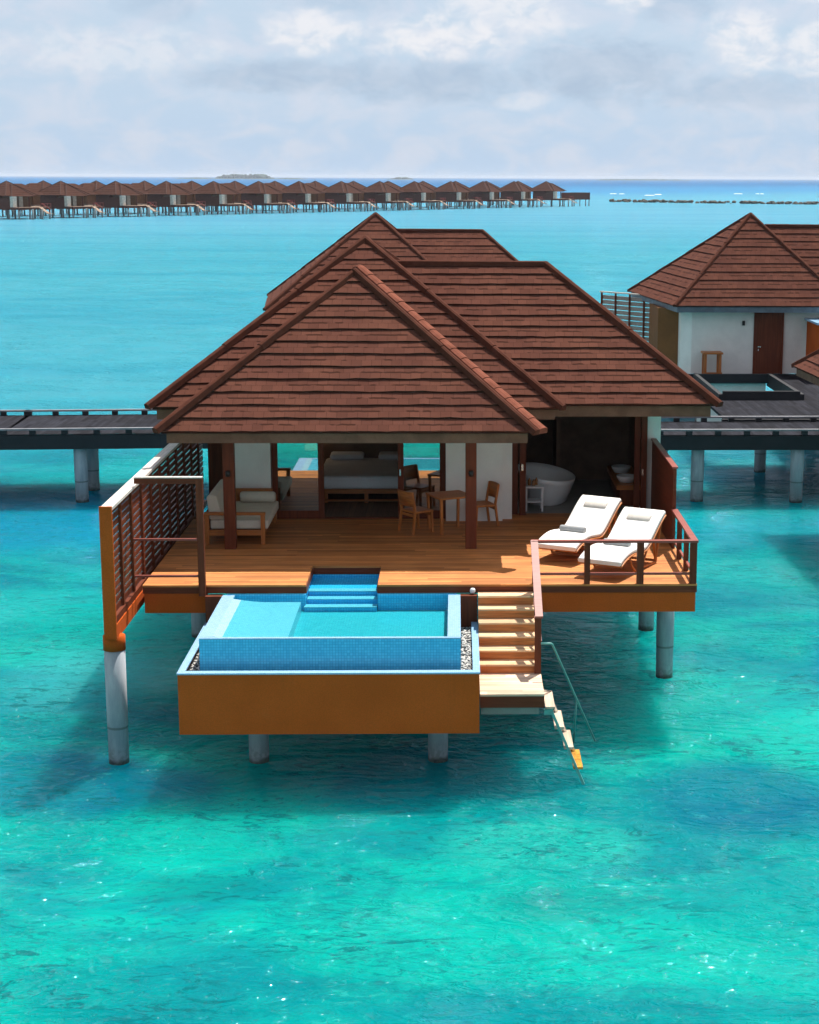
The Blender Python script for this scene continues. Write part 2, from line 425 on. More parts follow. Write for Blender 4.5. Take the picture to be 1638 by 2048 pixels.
def mx(*v):
    r = v[0]
    for q in v[1:]: r = n.math('MAXIMUM', r, q)
    return r


base = n.mix(n.rng(el, -1, 5), (0.318, 0.420, 0.552), (0.355, 0.442, 0.540))
base = n.mix(n.rng(med, .38, .68), base, (0.412, 0.462, 0.547))
# grey-blue shaded cloud bases, then the bright sunlit heads over them
dark = mx(sblob(-5.5, 3.2, 3.6, .55, .85), sblob(-1.0, 3.05, 3.6, .75, .8), sblob(4.8, 3.4, 3.0, 1.1, .85), sblob(9.2, 2.75, 3.6, .6, .6),
          sblob(-9.5, 5.4, 1.4, .6, .45), sblob(7.0, 5.6, 1.4, .7, .6), sblob(-3.6, 5.6, 2.2, .5, .4))
sky_c = n.mix(dark, base, n.mix(n.rng(med, .3, .7), (0.258, 0.335, 0.443), (0.331, 0.397, 0.489)))
lite = mx(sblob(-4.7, 4.6, 1.7, .75, .9), sblob(-0.4, 4.5, 2.6, .75, .95), sblob(1.4, 5.2, 2.4, 1.0, .8), sblob(9.4, 4.3, 1.3, 1.0, .95),
          sblob(11.8, 4.1, 1.4, .9, .85), sblob(-11.0, 3.9, 3.6, .8, .5), sblob(5.6, 5.7, .8, .5, .9), sblob(12, 5.9, 1.4, .5, .9), sblob(2.4, 2.45, 1.1, .3, .45))
sky_c = n.mix(n.math('MULTIPLY', lite, n.rng(puff, .34, .60, .35, 1.0)), sky_c, (0.570, 0.570, 0.597))
# higher up: broken cloud against blue
cover = n.rng(n.noise(n.mapv(D, (2.2, 2.2, 3.4)), 1.0, 6, .55, .4), .40, .60)
over = n.mix(cover, n.vmath('MULTIPLY', sky.outputs[0], (0.065, 0.065, 0.065)), (0.62, 0.63, 0.68))
sky_c = n.mix(n.rng(el, 6.5, 16), sky_c, over)
bg = n.add('ShaderNodeBackground'); n.set(bg.inputs[0], sky_c); bg.inputs[1].default_value = 1.0
bgs = n.add('ShaderNodeBackground'); n.L.new(sky.outputs[0], bgs.inputs[0]); bgs.inputs[1].default_value = 0.05
mxs = n.add('ShaderNodeMixShader'); mxs.inputs[0].default_value = 0.9
n.L.new(bgs.outputs[0], mxs.inputs[1]); n.L.new(bg.outputs[0], mxs.inputs[2])
n.L.new(mxs.outputs[0], wo.inputs[0])


# ------------------------------------------------------------------ mesh helpers
WM = {}                                     # own record of world matrices


def empty(name, label=None, cat=None, loc=(0, 0, 0), rz=0.0, group=None):
    o = bpy.data.objects.new(name, None); COL.objects.link(o); o.empty_display_size = .3
    o.location = loc; o.rotation_euler = (0, 0, rz)
    WM[o.name] = Matrix.Translation(loc) @ Matrix.Rotation(rz, 4, 'Z')
    tag(o, label, cat, group)
    return o


def tag(o, label=None, cat=None, group=None, kind=None):
    for k, v in (('label', label), ('category', cat), ('group', group), ('kind', kind)):
        if v: o[k] = v
    return o


class MB:
    def __init__(self): self.v = []; self.f = []; self.uv = []; self.sm = []

    def face(self, pts, uv=None, smooth=False):
        i = len(self.v); self.v += [tuple(p) for p in pts]; self.f.append(list(range(i, i + len(pts))))
        self.uv.append(uv); self.sm.append(smooth); return self

    def box(self, x0, x1, y0, y1, z0, z1):
        a = [(x0, y0, z0), (x1, y0, z0), (x1, y1, z0), (x0, y1, z0), (x0, y0, z1), (x1, y0, z1), (x1, y1, z1), (x0, y1, z1)]
        for q in ((3, 2, 1, 0), (4, 5, 6, 7), (0, 1, 5, 4), (1, 2, 6, 5), (2, 3, 7, 6), (3, 0, 4, 7)): self.face([a[k] for k in q])
        return self

    def bar(self, p, q, w, h, up=(0, 0, 1)):
        p, q = Vector(p), Vector(q); d = (q - p).normalized(); up = Vector(up)
        if abs(d.dot(up)) > .98: up = Vector((0, 1, 0))
        s = d.cross(up).normalized(); u = s.cross(d)
        c = [(-.5, -.5), (.5, -.5), (.5, .5), (-.5, .5)]
        A = [p + s * w * a + u * h * b for a, b in c]; B = [q + s * w * a + u * h * b for a, b in c]
        self.face(A[::-1]); self.face(B)
        for k in range(4): self.face([A[k], A[(k + 1) % 4], B[(k + 1) % 4], B[k]][::1])
        return self

    def tube(self, pts, r, k=10, cap=True):
        rings = []; pts = [Vector(p) for p in pts]
        rr = r if isinstance(r, (list, tuple)) else [r] * len(pts)
        for i, p in enumerate(pts):
            d = (pts[min(i + 1, len(pts) - 1)] - pts[max(i - 1, 0)]).normalized()
            up = Vector((0, 0, 1)) if abs(d.z) < .95 else Vector((0, 1, 0))
            s = d.cross(up).normalized(); u = s.cross(d)
            rings.append([p + (s * math.cos(2 * math.pi * j / k) + u * math.sin(2 * math.pi * j / k)) * rr[i] for j in range(k)])
        return self.loft(rings, cap)

    def loft(self, rings, cap=True, smooth=True, close=True):
        i0 = len(self.v); k = len(rings[0])
        for r in rings: self.v += [tuple(p) for p in r]
        for a in range(len(rings) - 1):
            for j in range(k if close else k - 1):
                j2 = (j + 1) % k
                self.f.append([i0 + a * k + j, i0 + a * k + j2, i0 + (a + 1) * k + j2, i0 + (a + 1) * k + j]); self.uv.append(None); self.sm.append(smooth)
        if cap:
            self.face(rings[0][::-1]); self.face(rings[-1])
        return self

    def lathe(self, cx, cy, prof, k=20, sx=1, sy=1, cap=True):
        return self.loft([[(cx + r * sx * math.cos(2 * math.pi * j / k), cy + r * sy * math.sin(2 * math.pi * j / k), z) for j in range(k)] for r, z in prof], cap)

    def prism_y(self, prof, y0, y1):
        """profile (x, z) extruded along y"""
        a = [(x, y0, z) for x, z in prof]; b = [(x, y1, z) for x, z in prof]
        return self.loft([a, b], True, False)

    def prism_x(self, prof, x0, x1):
        a = [(x0, y, z) for y, z in prof]; b = [(x1, y, z) for y, z in prof]
        return self.loft([a, b], True, False)

    def prism_z(self, prof, z0, z1):
        a = [(x, y, z0) for x, y in prof]; b = [(x, y, z1) for x, y in prof]
        return self.loft([a, b], True, False)

    def build(self, name, mat, parent=None, local=False, bevel=0.0, fixn=True):
        me = bpy.data.meshes.new(name)
        vs = self.v
        if parent is not None and not local:
            inv = WM[parent.name].inverted(); vs = [tuple(inv @ Vector(p)) for p in vs]
        me.from_pydata(vs, [], self.f)
        if any(u is not None for u in self.uv):
            lay = me.uv_layers.new(name='UVMap')
            for p, u in zip(me.polygons, self.uv):
                if u:
                    for li, q in zip(p.loop_indices, u): lay.data[li].uv = q
        me.polygons.foreach_set('use_smooth', self.sm)
        if fixn:
            bm = bmesh.new(); bm.from_mesh(me); bmesh.ops.remove_doubles(bm, verts=bm.verts, dist=1e-5)
            bmesh.ops.recalc_face_normals(bm, faces=bm.faces); bm.to_mesh(me); bm.free()
        me.materials.append(M[mat] if isinstance(mat, str) else mat)
        o = bpy.data.objects.new(name, me); COL.objects.link(o)
        if parent is not None: o.parent = parent; WM[o.name] = WM[parent.name].copy()
        else: WM[o.name] = Matrix.Identity(4)
        if bevel:
            b = o.modifiers.new('bevel', 'BEVEL'); b.width = bevel; b.segments = 2; b.limit_method = 'ANGLE'
        return o


def lerp(a, b, t): return Vector(a) + (Vector(b) - Vector(a)) * t


def courses(mb, E0, E1, T0, T1, n, seg=0.24, lift=0.036, jit=1.0):
    """One roof slope as overlapping courses: eave E0-E1, top T0-T1 (may meet in a point)."""
    E0, E1, T0, T1 = map(Vector, (E0, E1, T0, T1))
    u = (E1 - E0).normalized(); mid = (T0 + T1) / 2 - (E0 + E1) / 2
    up = (mid - u * mid.dot(u)); SL = up.length; up.normalize(); nr = u.cross(up).normalized()
    if nr.z < 0: nr = -nr
    mb.face([E0 - nr * .03, E1 - nr * .03, T1 - nr * .03, T0 - nr * .03] if (T1 - T0).length > 1e-4 else [E0 - nr * .03, E1 - nr * .03, T0 - nr * .03])
    for i in range(n):
        a, b = i / n, (i + 1) / n
        L0, R0 = lerp(E0, T0, a), lerp(E1, T1, a); L1, R1 = lerp(E0, T0, b), lerp(E1, T1, b)
        wd = (R0 - L0).length; k = max(1, int(wd / seg))
        ph = random.random() * 3
        top, low, lip = [], [], []
        for j in range(k + 1):
            t = j / k
            dz = random.uniform(-.012, .012) * jit if 0 < j < k else 0
            p = lerp(L0, R0, t) + up * dz; q = lerp(L1, R1, t)
            low.append(p + nr * (lift + random.uniform(-.006, .008) * jit)); top.append(q + nr * .004); lip.append(p - nr * .012 + up * .012)
        for j in range(k):
            def U(p): d = p - E0; return (d.dot(u) + ph * .19, i * .34 + (d.dot(up) - a * SL) * n * .34 / SL)
            Q = [low[j], low[j + 1], top[j + 1], top[j]]
            mb.face(Q, [U(p) for p in Q])
            Q = [lip[j], lip[j + 1], low[j + 1], low[j]]
            mb.face(Q, [U(p) for p in Q])
    return mb


def hip_cap(mb, p, q, w=0.15, h=0.075, seg=1.9, over=0.0):
    """A run of ridge caps from p (low) to q (high): short overlapping pieces, each a flat-topped ridge."""
    p, q = Vector(p), Vector(q); d = q - p; L = d.length; d.normalize()
    s = d.cross(Vector((0, 0, 1))).normalized(); u = s.cross(d)
    k = max(1, int(L / seg))
    for i in range(k):
        a = p + d * (L * i / k); b = p + d * (L * (i + 1) / k + .012)
        hh = h + .014; ra, rb = [], []
        for (x, z) in ((-.5, -.35), (-.34, .75), (-.12, 1.0), (.12, 1.0), (.34, .75), (.5, -.35)):
            ra.append(a + s * x * w * 1.06 + u * z * hh); rb.append(b + s * x * w * .97 + u * z * h)
        mb.loft([ra, rb], True, False)
    return mb


# ------------------------------------------------------------------ water and seabed
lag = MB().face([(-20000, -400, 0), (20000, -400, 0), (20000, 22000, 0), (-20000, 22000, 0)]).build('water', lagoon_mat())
tag(lag, kind='structure')
sb = MB().face([(-300, -150, -1.7), (300, -150, -1.7), (300, 700, -1.7), (-300, 700, -1.7)]).build('seabed', seabed_mat())
tag(sb, kind='structure')

# ------------------------------------------------------------------ the near villa
V = empty('water_villa', 'large open fronted villa with bedroom and terrace, nearest of all', 'villa', (-1.9, 34, 0))
ZD = 2.6


# roof A: the low front hip over the terrace
AX, AH, AY, AZ, AR = -1.985, 3.37, 30.62, 4.95, 2.72
ap = (AX, AY + AH, AZ + AR); rb = (AX, 35.30, AZ + AR)
mb = MB(); courses(mb, (AX - AH, AY, AZ), (AX + AH, AY, AZ), ap, ap, 13)
courses(mb, (AX - AH, AY + 1.3, AZ), (AX - AH, AY, AZ), rb, ap, 13)
courses(mb, (AX + AH, AY, AZ), (AX + AH, AY + 1.3, AZ), ap, rb, 13)
rA = mb.build('front_roof', 'tile', V, fixn=False)
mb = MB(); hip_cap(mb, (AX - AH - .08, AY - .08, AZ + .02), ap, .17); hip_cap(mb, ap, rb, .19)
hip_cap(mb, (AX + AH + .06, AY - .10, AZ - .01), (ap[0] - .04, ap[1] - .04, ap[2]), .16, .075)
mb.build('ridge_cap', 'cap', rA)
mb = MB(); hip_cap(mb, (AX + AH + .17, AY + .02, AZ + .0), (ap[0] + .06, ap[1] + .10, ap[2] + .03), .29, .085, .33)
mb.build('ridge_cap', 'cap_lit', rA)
mb = MB()
mb.box(AX - AH + .09, AX + AH - .09, AY + .07, AY + .11, AZ - .21, AZ - .022)
mb.box(AX - AH + .09, AX - AH + .13, AY + .11, AY + 1.5, AZ - .21, AZ - .022); mb.box(AX + AH - .13, AX + AH - .09, AY + .11, AY + 1.5, AZ - .21, AZ - .022)
mb.build('eave_board', 'fascia', rA)
MB().box(AX - AH + .13, AX + AH - .13, AY + .11, 34.6, AZ - .19, AZ - .16).build('soffit', 'ceiling', rA)

# roof B: the main hip
BX, BH, BY, BZ, BR = -1.9, 3.86, 32.0, 5.2, 3.03
bp = (BX, BY + BH, BZ + BR)
mb = MB(); courses(mb, (BX - BH, BY, BZ), (BX + BH, BY, BZ), bp, bp, 15)
courses(mb, (BX + BH, BY, BZ), (BX + BH, BY + 2 * BH, BZ), bp, bp, 15)
courses(mb, (BX - BH, BY + 2 * BH, BZ), (BX - BH, BY, BZ), bp, bp, 15)
courses(mb, (BX + BH, BY + 2 * BH, BZ), (BX - BH, BY + 2 * BH, BZ), bp, bp, 15)
rB = mb.build('main_roof', 'tile', V, fixn=False)
mb = MB()
hip_cap(mb, (BX - BH - .06, BY - .06, BZ + .02), bp, .17); hip_cap(mb, (BX + BH + .06, BY - .06, BZ), bp, .17)
hip_cap(mb, (BX - BH, BY + 2 * BH, BZ), bp, .17); hip_cap(mb, (BX + BH, BY + 2 * BH, BZ), bp, .17)
mb.build('ridge_cap', 'cap', rB)
mb = MB()
for (x0, x1, y0, y1) in ((BX - BH + .09, BX + BH - .09, BY + .07, BY + .11), (BX - BH + .09, BX - BH + .13, BY + .11, BY + 7.5), (BX + BH - .13, BX + BH - .09, BY + .11, BY + 7.5)):
    mb.box(x0, x1, y0, y1, BZ - .22, BZ - .022)
mb.build('eave_board', 'fascia', rB)
MB().box(BX - BH + .13, BX + BH - .13, BY + .11, BY + 7.5, BZ - .20, BZ - .17).build('soffit', 'ceiling', rB)

# roof C: the bathroom wing
CXR, CY, CZ, CRR, CH = 5.08, 32.98, 5.14, 2.56, 3.2
c0 = (BX + .3, CY, CZ); rl = (BX + .3, CY + CH, CZ + CRR); rr = (CXR - CH, CY + CH, CZ + CRR)
mb = MB(); courses(mb, (1.75, CY, CZ), (CXR, CY, CZ), (-1.5, CY + CH, CZ + CRR), rr, 13)
courses(mb, (CXR, CY, CZ), (CXR, CY + 2 * CH, CZ), rr, rr, 13)
courses(mb, (CXR, CY + 2 * CH, CZ), (1.75, CY + 2 * CH, CZ), rr, (-1.5, CY + CH, CZ + CRR), 13)
rC = mb.build('wing_roof', 'tile', V, fixn=False)
mb = MB(); hip_cap(mb, (CXR + .07, CY - .07, CZ), rr, .19); hip_cap(mb, (CXR, CY + 2 * CH, CZ), rr, .17)
hip_cap(mb, (-1.3, CY + CH, CZ + CRR + .0), rr, .17)
mb.build('ridge_cap', 'cap', rC)
mb = MB(); mb.box(BX + BH - .09, CXR - .09, CY + .07, CY + .11, CZ - .24, CZ - .022); mb.box(CXR - .13, CXR - .09, CY + .11, CY + 6.3, CZ - .24, CZ - .022)
mb.build('eave_board', 'fascia', rC)
MB().box(BX + BH - .09, CXR - .13, CY + .11, CY + 6.3, CZ - .20, CZ - .17).build('soffit', 'ceiling', rC)

# deck with the notch over the pool steps
DF = 28.57
NX0, NX1, NY = -2.605, -1.368, 30.02
mb = MB()
mb.prism_z([(-5.40, DF), (NX0, DF), (NX0, NY), (NX1, NY), (NX1, DF), (4.16, DF), (4.16, 34.9), (1.05, 34.9), (1.05, 34.35), (-5.40, 34.35)], ZD - .035, ZD)
mb.build('deck', 'deck', V)
mb = MB()                                             # edge boards, just behind and under the boards' nose
mb.box(-5.40, NX0 + .012, DF + .012, DF + .06, ZD - .15, ZD - .036); mb.box(NX1 - .012, 4.16, DF + .012, DF + .06, ZD - .15, ZD - .036)
mb.box(NX0 - .05, NX0 + .012, DF + .06, NY + .012, ZD - .15, ZD - .036); mb.box(NX1 - .012, NX1 + .05, DF + .06, NY + .012, ZD - .15, ZD - .036)
mb.box(NX0 + .012, NX1 - .012, NY + .012, NY + .06, ZD - .15, ZD - .036)
mb.box(4.11, 4.16, DF + .06, 35, ZD - .15, ZD - .036)
mb.build('deck_edge', 'mahog_x', V)
mb = MB()                                             # ochre ring beam
for (x0, x1, y0, y1, z0, z1) in ((1.36, 4.14, DF + .03, DF + .28, 2.10, ZD - .151), (-5.38, -4.33, DF + .03, DF + .28, 2.10, ZD - .151),
                                 (3.90, 4.14, DF + .28, 36, 2.10, ZD - .151), (-5.38, -5.14, DF + .28, 36, 2.10, ZD - .151), (-5.38, 4.14, 36, 36.25, 2.1, ZD - .151),
                                 (-5.14, 3.90, 32.4, 32.65, 2.1, ZD - .151)):
    mb.box(x0, x1, y0, y1, z0, z1)
mb.build('ring_beam', 'ochre', V)
MB().box(-5.13, 3.89, 30.12, 39.4, 2.36, 2.44).build('underfloor', 'dark_wall', V)

# posts with lamps
for x in (-4.27, 0.265):
    p = MB().box(x - .105, x + .105, 31.44, 31.65, ZD, 4.76).build('post', 'mahog_z', V, bevel=.008)
    mb = MB().lathe(x, 31.39, [(.032, 4.00), (.045, 4.01), (.045, 4.10), (.03, 4.11)], 12); mb.box(x - .02, x + .02, 31.39, 31.44, 4.03, 4.08)
    mb.build('wall_lamp', 'lamp_black', p)

# walls
WY = 34.35
for b in ((-4.76, -4.60, WY, WY + .2, ZD, 4.77), (-4.60, -3.80, WY - .02, WY + .2, ZD, 4.77), (-.225, .93, WY - .25, WY + .2, ZD, 4.77),
          (.93, 1.13, WY - .05, 34.95, ZD, 4.95), (3.97, 4.25, 35.0, 35.25, ZD, 4.95)):
    MB().box(*b).build('wall', 'white', V)
MB().box(-4.75, -4.6, WY + .2, 39.3, 2.44, 5.0).box(4.08, 4.25, 35.25, 39.3, 2.44, 4.95).box(-4.6, 4.08, 39.12, 39.3, 2.44, 5.0).build('outer_wall', 'white', V)
MB().box(-5.4, -4.77, 36.6, 36.7, ZD, 4.98).build('side_screen', 'mahog_z', V)
MB().box(-4.59, .95, WY + .21, 39.1, 2.445, 2.605).build('bedroom_floor', 'dark_floor', V)
MB().box(-4.59, 1.0, 39.0, 39.08, 2.61, 4.98).box(-4.59, -4.52, 34.6, 39.0, 2.61, 4.98).box(.95, 1.10, 35.0, 39.0, 2.61, 4.98).build('bedroom_panel', 'dark_wall', V)
MB().box(1.14, 4.07, 34.95, 39.1, 2.445, 2.59).build('bathroom_floor', 'stone', V)
MB().box(1.11, 4.07, 39.0, 39.1, 2.45, 5.0).box(4.0, 4.07, 35.3, 39.0, 2.5, 5.0).box(2.22, 2.30, 37.4, 39.0, 2.55, 4.95).build('bathroom_panel', 'dark_wall', V)


def sliding_door(x0, x1, y, fr=.12, glass=True, z1=4.74):
    mb = MB(); mb.box(x0, x0 + fr, y, y + .06, ZD, z1); mb.box(x1 - fr, x1, y, y + .06, ZD, z1)
    mb.box(x0 + fr, x1 - fr, y + .002, y + .058, ZD, ZD + .17); mb.box(x0 + fr, x1 - fr, y + .002, y + .058, z1 - .12, z1)
    d = mb.build('sliding_door', 'mahog_z', V, bevel=.004)
    if glass: MB().box(x0 + fr, x1 - fr, y + .025, y + .033, ZD + .17, z1 - .12).build('glass_pane', 'glass', d)
    return d


d1 = sliding_door(-3.78, -2.72, WY + .02)
d2 = sliding_door(-1.21, -.23, WY + .02)
MB().box(-1.175, -1.145, WY - .01, WY + .019, 3.50, 3.63).build('handle', 'steel', d2)
MB().box(-2.72, -1.21, WY + .0, WY + .10, ZD, ZD + .025).build('door_track', 'mahog_x', V)
for (x0, y0, hx, hz) in ((1.14, 34.80, 1.265, 3.45), (1.30, 34.68, 1.40, 3.40)):
    d = MB().box(x0, x0 + .13, y0, y0 + .07, ZD, 4.9).build('door_frame', 'mahog_z', V, bevel=.004)
MB().box(1.335, 1.375, 34.655, 34.679, 3.55, 3.68).build('handle', 'steel', d)
for (x0, y0) in ((3.70, 34.92), (3.84, 34.86)):
    d = MB().box(x0, x0 + .12, y0, y0 + .07, ZD, 4.9).build('door_frame', 'mahog_z', V, bevel=.004)
MB().box(3.85, 3.89, 34.835, 34.859, 3.42, 3.55).build('handle', 'steel', d)


def pile(parent, x, y, z1, r=.165, mat='pile', z0=-1.75):
    mb = MB(); mb.lathe(x, y, [(r, z0), (r, .62), (r * 1.03, .625), (r * 1.03, z1)], 20)
    return mb.build('pile', mat, parent)


for (x, y) in ((-5.42, 34.8), (4.02, 31.7), (4.05, 35.2), (-2, 35), (1.2, 35.2), (-5.3, 40), (4.0, 40), (-1, 40)): pile(V, x, y, 2.12)

# ------------------------------------------------------------------ privacy fence on the left
F = empty('slat_fence', 'tall dark red slatted privacy fence with ochre end post left of the terrace', 'fence', (-5.55, 31, 0))
fy0, fy1, fx, fz = 26.60, 36.9, -5.565, 4.34
mb = MB(); k = 14; zb = 2.52; st = (fz - .07 - zb) / k
for i in range(k): mb.box(fx - .012, fx + .012, fy0 + .02, fy1, zb + i * st + .022, zb + (i + 1) * st - .012)
mb.build('slat_panel', 'mahog_y', F)
mb = MB()
y = fy0 + .95
while y < fy1:
    MB().box(fx + .0125, fx + .055, y - .045, y + .045, 2.47, fz - .05).build('post', 'mahog_z', F); y += .95
MB().box(fx - .095, fx + .095, fy0 + .01, fy1, fz - .05, fz).build('cap_rail', 'pale_wood', F)
MB().box(fx - .05, fx + .07, fy0 + .02, fy1, 2.40, 2.52).build('bottom_rail', 'mahog_y', F)
MB().box(fx - .10, fx + .10, fy0 - .03, fy0 + .02, 2.20, fz + .02).build('end_post', 'ochre', F)
MB().box(fx - .10, fx + .085, fy0 + .02, 34, 2.16, 2.40).build('beam', 'ochre', F)
pile(F, -5.58, 26.92, 1.93, .165)
MB().lathe(-5.58, 26.92, [(.18, 1.93), (.18, 2.165), (.10, 2.20)], 24).build('pile_cap', 'ochre', F)

G = empty('gate_frame', 'open dark timber frame standing at the deck edge beside the slatted fence', 'frame', (-4.8, 28.5, 0))
MB().box(-4.425, -4.31, 28.45, 28.56, 2.43, 4.49).build('post', 'mahog_z', G, bevel=.006)
MB().box(-5.46, -4.425, 28.46, 28.55, 4.39, 4.485).build('top_rail', 'mahog_x', G)
MB().box(-5.46, -4.31, 28.45, 28.56, 4.487, 4.505).build('cap_strip', 'pale_wood', G)
for z in (3.40, 2.76): MB().box(-5.52, -4.425, 28.48, 28.53, z, z + .035).build('cross_rail', 'rail', G)

# ------------------------------------------------------------------ plunge pool
PL = empty('plunge_pool', 'blue mosaic plunge pool with pale rim in an ochre trough before the deck', 'pool', (-1.98, 27, 0))
PX0, PX1, PF, PZ = -4.02, 0.055, 25.72, 2.44
mb = MB()                                                 # trough
bx0, bx1, by0, by1, bz0, bz1 = -4.31, .345, 25.36, 28.59, .99, 1.955
mb.box(bx0, bx1, by0, by0 + .06, bz0, bz1); mb.box(bx0, bx0 + .06, by0 + .06, by1, bz0, bz1); mb.box(bx1 - .06, bx1, by0 + .06, by1, bz0, bz1)
mb.box(bx0 + .06, bx1 - .06, by0 + .06, by1, bz0, bz0 + .1)
tr = mb.build('trough', 'ochre', PL)
mb = MB(); e = .012
mb.box(bx0 - e, bx1 + e, by0 - e, by0 + .13, bz1, bz1 + .025); mb.box(bx0 - e, bx0 + .10, by0 + .13, by1, bz1, bz1 + .025); mb.box(bx1 - .10, bx1 + e, by0 + .13, by1, bz1, bz1 + .025)
mb.build('trough_rim', 'rim', tr)
MB().box(bx0 + .06, bx1 - .06, by0 + .06, by1, 1.70, 1.86).build('trough_fill', 'black', tr)
MB().box(PX1 + .002, bx1, 28.40, 28.585, 1.3, 2.44).build('back_wall', 'mahog_z', PL); MB().box(bx0, PX0 - .002, 28.40, 28.585, 1.3, 2.44).build('back_wall', 'mahog_z', PL)
mb = MB()                                                 # basin walls
T = .10; SR = .205
mb.box(PX0, PX1, PF, PF + .06, 1.5, PZ - .02)
mb.box(PX0, PX0 + .06, PF + .06, 28.6, 1.5, PZ - .02); mb.box(PX1 - .06, PX1, PF + .06, 28.6, 1.5, PZ - .02)
basin = mb.build('basin', 'blue_tile', PL)
mb = MB(); mb.box(PX0 - .003, PX1 + .003, PF - .003, PF + .075, PZ - .02, PZ - .004)
mb.box(PX0 - .003, PX0 + SR, PF + .075, 28.5, PZ - .02, PZ); mb.box(PX1 - SR, PX1 + .003, PF + .075, 28.5, PZ - .02, PZ)
mb.build('pool_rim', 'rim', basin)
ZF = 2.17; WX0, WX1 = PX0 + SR, PX1 - SR
mb = MB(); mb.box(WX0, WX1, PF + .06, 28.5, ZF - .05, ZF)
mb.box(WX0 - .02, WX0, PF + .07, 28.5, ZF, PZ - .021); mb.box(WX1, WX1 + .02, PF + .07, 28.5, ZF, PZ - .021); mb.box(WX0, WX1, PF + .061, PF + .08, ZF, PZ - .021)
mb.build('pool_floor', 'pool_in', basin)
mb = MB(); mb.box(PX0 + .06, NX0, 28.5, 28.58, ZF, ZD - .152); mb.box(NX1, PX1 - .06, 28.5, 28.58, ZF, ZD - .152)
mb.box(NX0 - .05, NX0, 28.58, NY, ZF, ZD - .152); mb.box(NX1, NX1 + .05, 28.58, NY, ZF, ZD - .152); mb.box(NX0, NX1, NY, NY + .05, ZF, ZD - .16)
mb.build('pool_back_wall', 'blue_tile', basin)
for i, (y0, z) in enumerate(((28.97, 2.395), (28.68, 2.325), (28.39, 2.255))):
    s = MB().box(NX0 + .01 - (.03 if i == 2 else 0), NX1 - .01, y0, (NY if i == 0 else y0 + .29), ZF, z - .012).build('pool_step', 'blue_tile', basin)
    MB().box(NX0 + .01 - (.03 if i == 2 else 0), NX1 - .01, y0 - .008, y0 + .19, z - .012, z).build('sunlit_tread_strip', 'shelf', s)  # pale strip paints the sunlit part of the tread, blue behind for shade
prof = [(WX0, ZF)]
for j in range(13):
    t = j / 12; x = WX0 + t * .62; prof.append((x, 2.385 + .062 * (1 - t) ** 1.8))
prof += [(-2.66, 2.385), (-2.66, ZF)]
MB().prism_y(prof, PF + .08, 28.22).build('lounge_shelf', 'shelf', basin)
MB().face([(WX0, PF + .075, PZ - .016), (WX1, PF + .075, PZ - .016), (WX1, 28.5, PZ - .016), (WX0, 28.5, PZ - .016)]).face([(NX0, 28.5, PZ - .016), (NX1, 28.5, PZ - .016), (NX1, NY, PZ - .016), (NX0, NY, PZ - .016)]).build('pool_water', 'pool_water', basin, fixn=False)
for x in (-3.28, -.32): pile(PL, x, 26.95, 1.0, .165)
ball = MB().lathe(.27, 28.53, [(.0, 2.45), (.03, 2.456), (.046, 2.476), (.05, 2.50), (.046, 2.524), (.03, 2.544), (.0, 2.55)], 16, cap=False).build('round_light', 'lamp_white', V)

# pebbles round the basin
mb = MB()


def pebble(mb, x, y, z, r):
    a = random.random() * 3; rings = []
    for s, h in ((.55, -.4), (1, 0), (.6, .45)):
        rings.append([(x + r * s * math.cos(a + j * 1.0472) * 1.15, y + r * s * math.sin(a + j * 1.0472) * .85, z + r * h) for j in range(6)])
    mb.loft(rings, True, True)


def pebmat():
    m, n, out = new_mat('pebbles')
    g = n.add('ShaderNodeNewGeometry'); c = n.mix(n.rng(g.outputs['Random Per Island'], .30, .62), (0.018, 0.018, 0.02), (0.58, 0.55, 0.50))
    principled(n, out, c, .5, .4); return m


for i in range(2300):
    q = random.random()
    if q < .45: x, y = random.uniform(PX1 + .015, bx1 - .11), random.uniform(by0 + .14, 28.38)
    elif q < .8: x, y = random.uniform(bx0 + .11, PX0 - .015), random.uniform(by0 + .14, 28.38)
    else: x, y = random.uniform(bx0 + .11, bx1 - .11), random.uniform(by0 + .14, PF - .02)
    pebble(mb, x, y, 1.875 + random.uniform(0, .02), random.uniform(.014, .027))
pb = mb.build('pebbles', pebmat()); tag(pb, 'black and white pebbles filling the gap round the pool', 'pebbles', kind='stuff')

# ------------------------------------------------------------------ stairs, landing
ST = empty('staircase', 'sunlit timber staircase going down from the deck to a small landing', 'staircase', (.86, 27, 0))
sx0, sx1 = .362, 1.31
for i in range(6):
    y1 = DF - .28 * i; z = 2.47 - .162 * i
    MB().box(sx0, sx1, y1 - .30, y1 - (0 if i else -.005), z - .03, z).build('tread', 'tread', ST)
    MB().box(sx0, sx1, y1 - .275, y1 - .25, z - .165, z - .031).build('riser', 'riser', ST)
MB().box(sx1, sx1 + .05, 26.85, DF - .01, 1.30, 1.36).bar((sx1 + .025, 28.5, 2.30), (sx1 + .025, 26.9, 1.42), .05, .24).build('stringer', 'mahog_y', ST)
MB().box(.362, 1.375, 25.72, 26.92, 1.475, 1.51).build('landing', 'landing', ST)
MB().box(.362, 1.375, 25.73, 25.78, 1.285, 1.474).box(1.33, 1.375, 25.78, 26.9, 1.285, 1.474).build('landing_edge', 'mahog_x', ST)
MB().box(.38, 1.30, 25.85, 26.85, 1.14, 1.284).build('landing_beam', 'stone', ST)
MB().box(1.27, 1.375, 26.84, 26.93, 1.30, 2.44).build('handrail_post', 'mahog_z', ST)
MB().bar((1.33, 28.60, 3.36), (1.335, 26.80, 2.475), .125, .045).build('handrail', 'rail', ST)
MB().bar((1.37, 28.54, 2.92), (1.37, 26.9, 2.03), .03, .06).build('lower_rail', 'rail', ST)

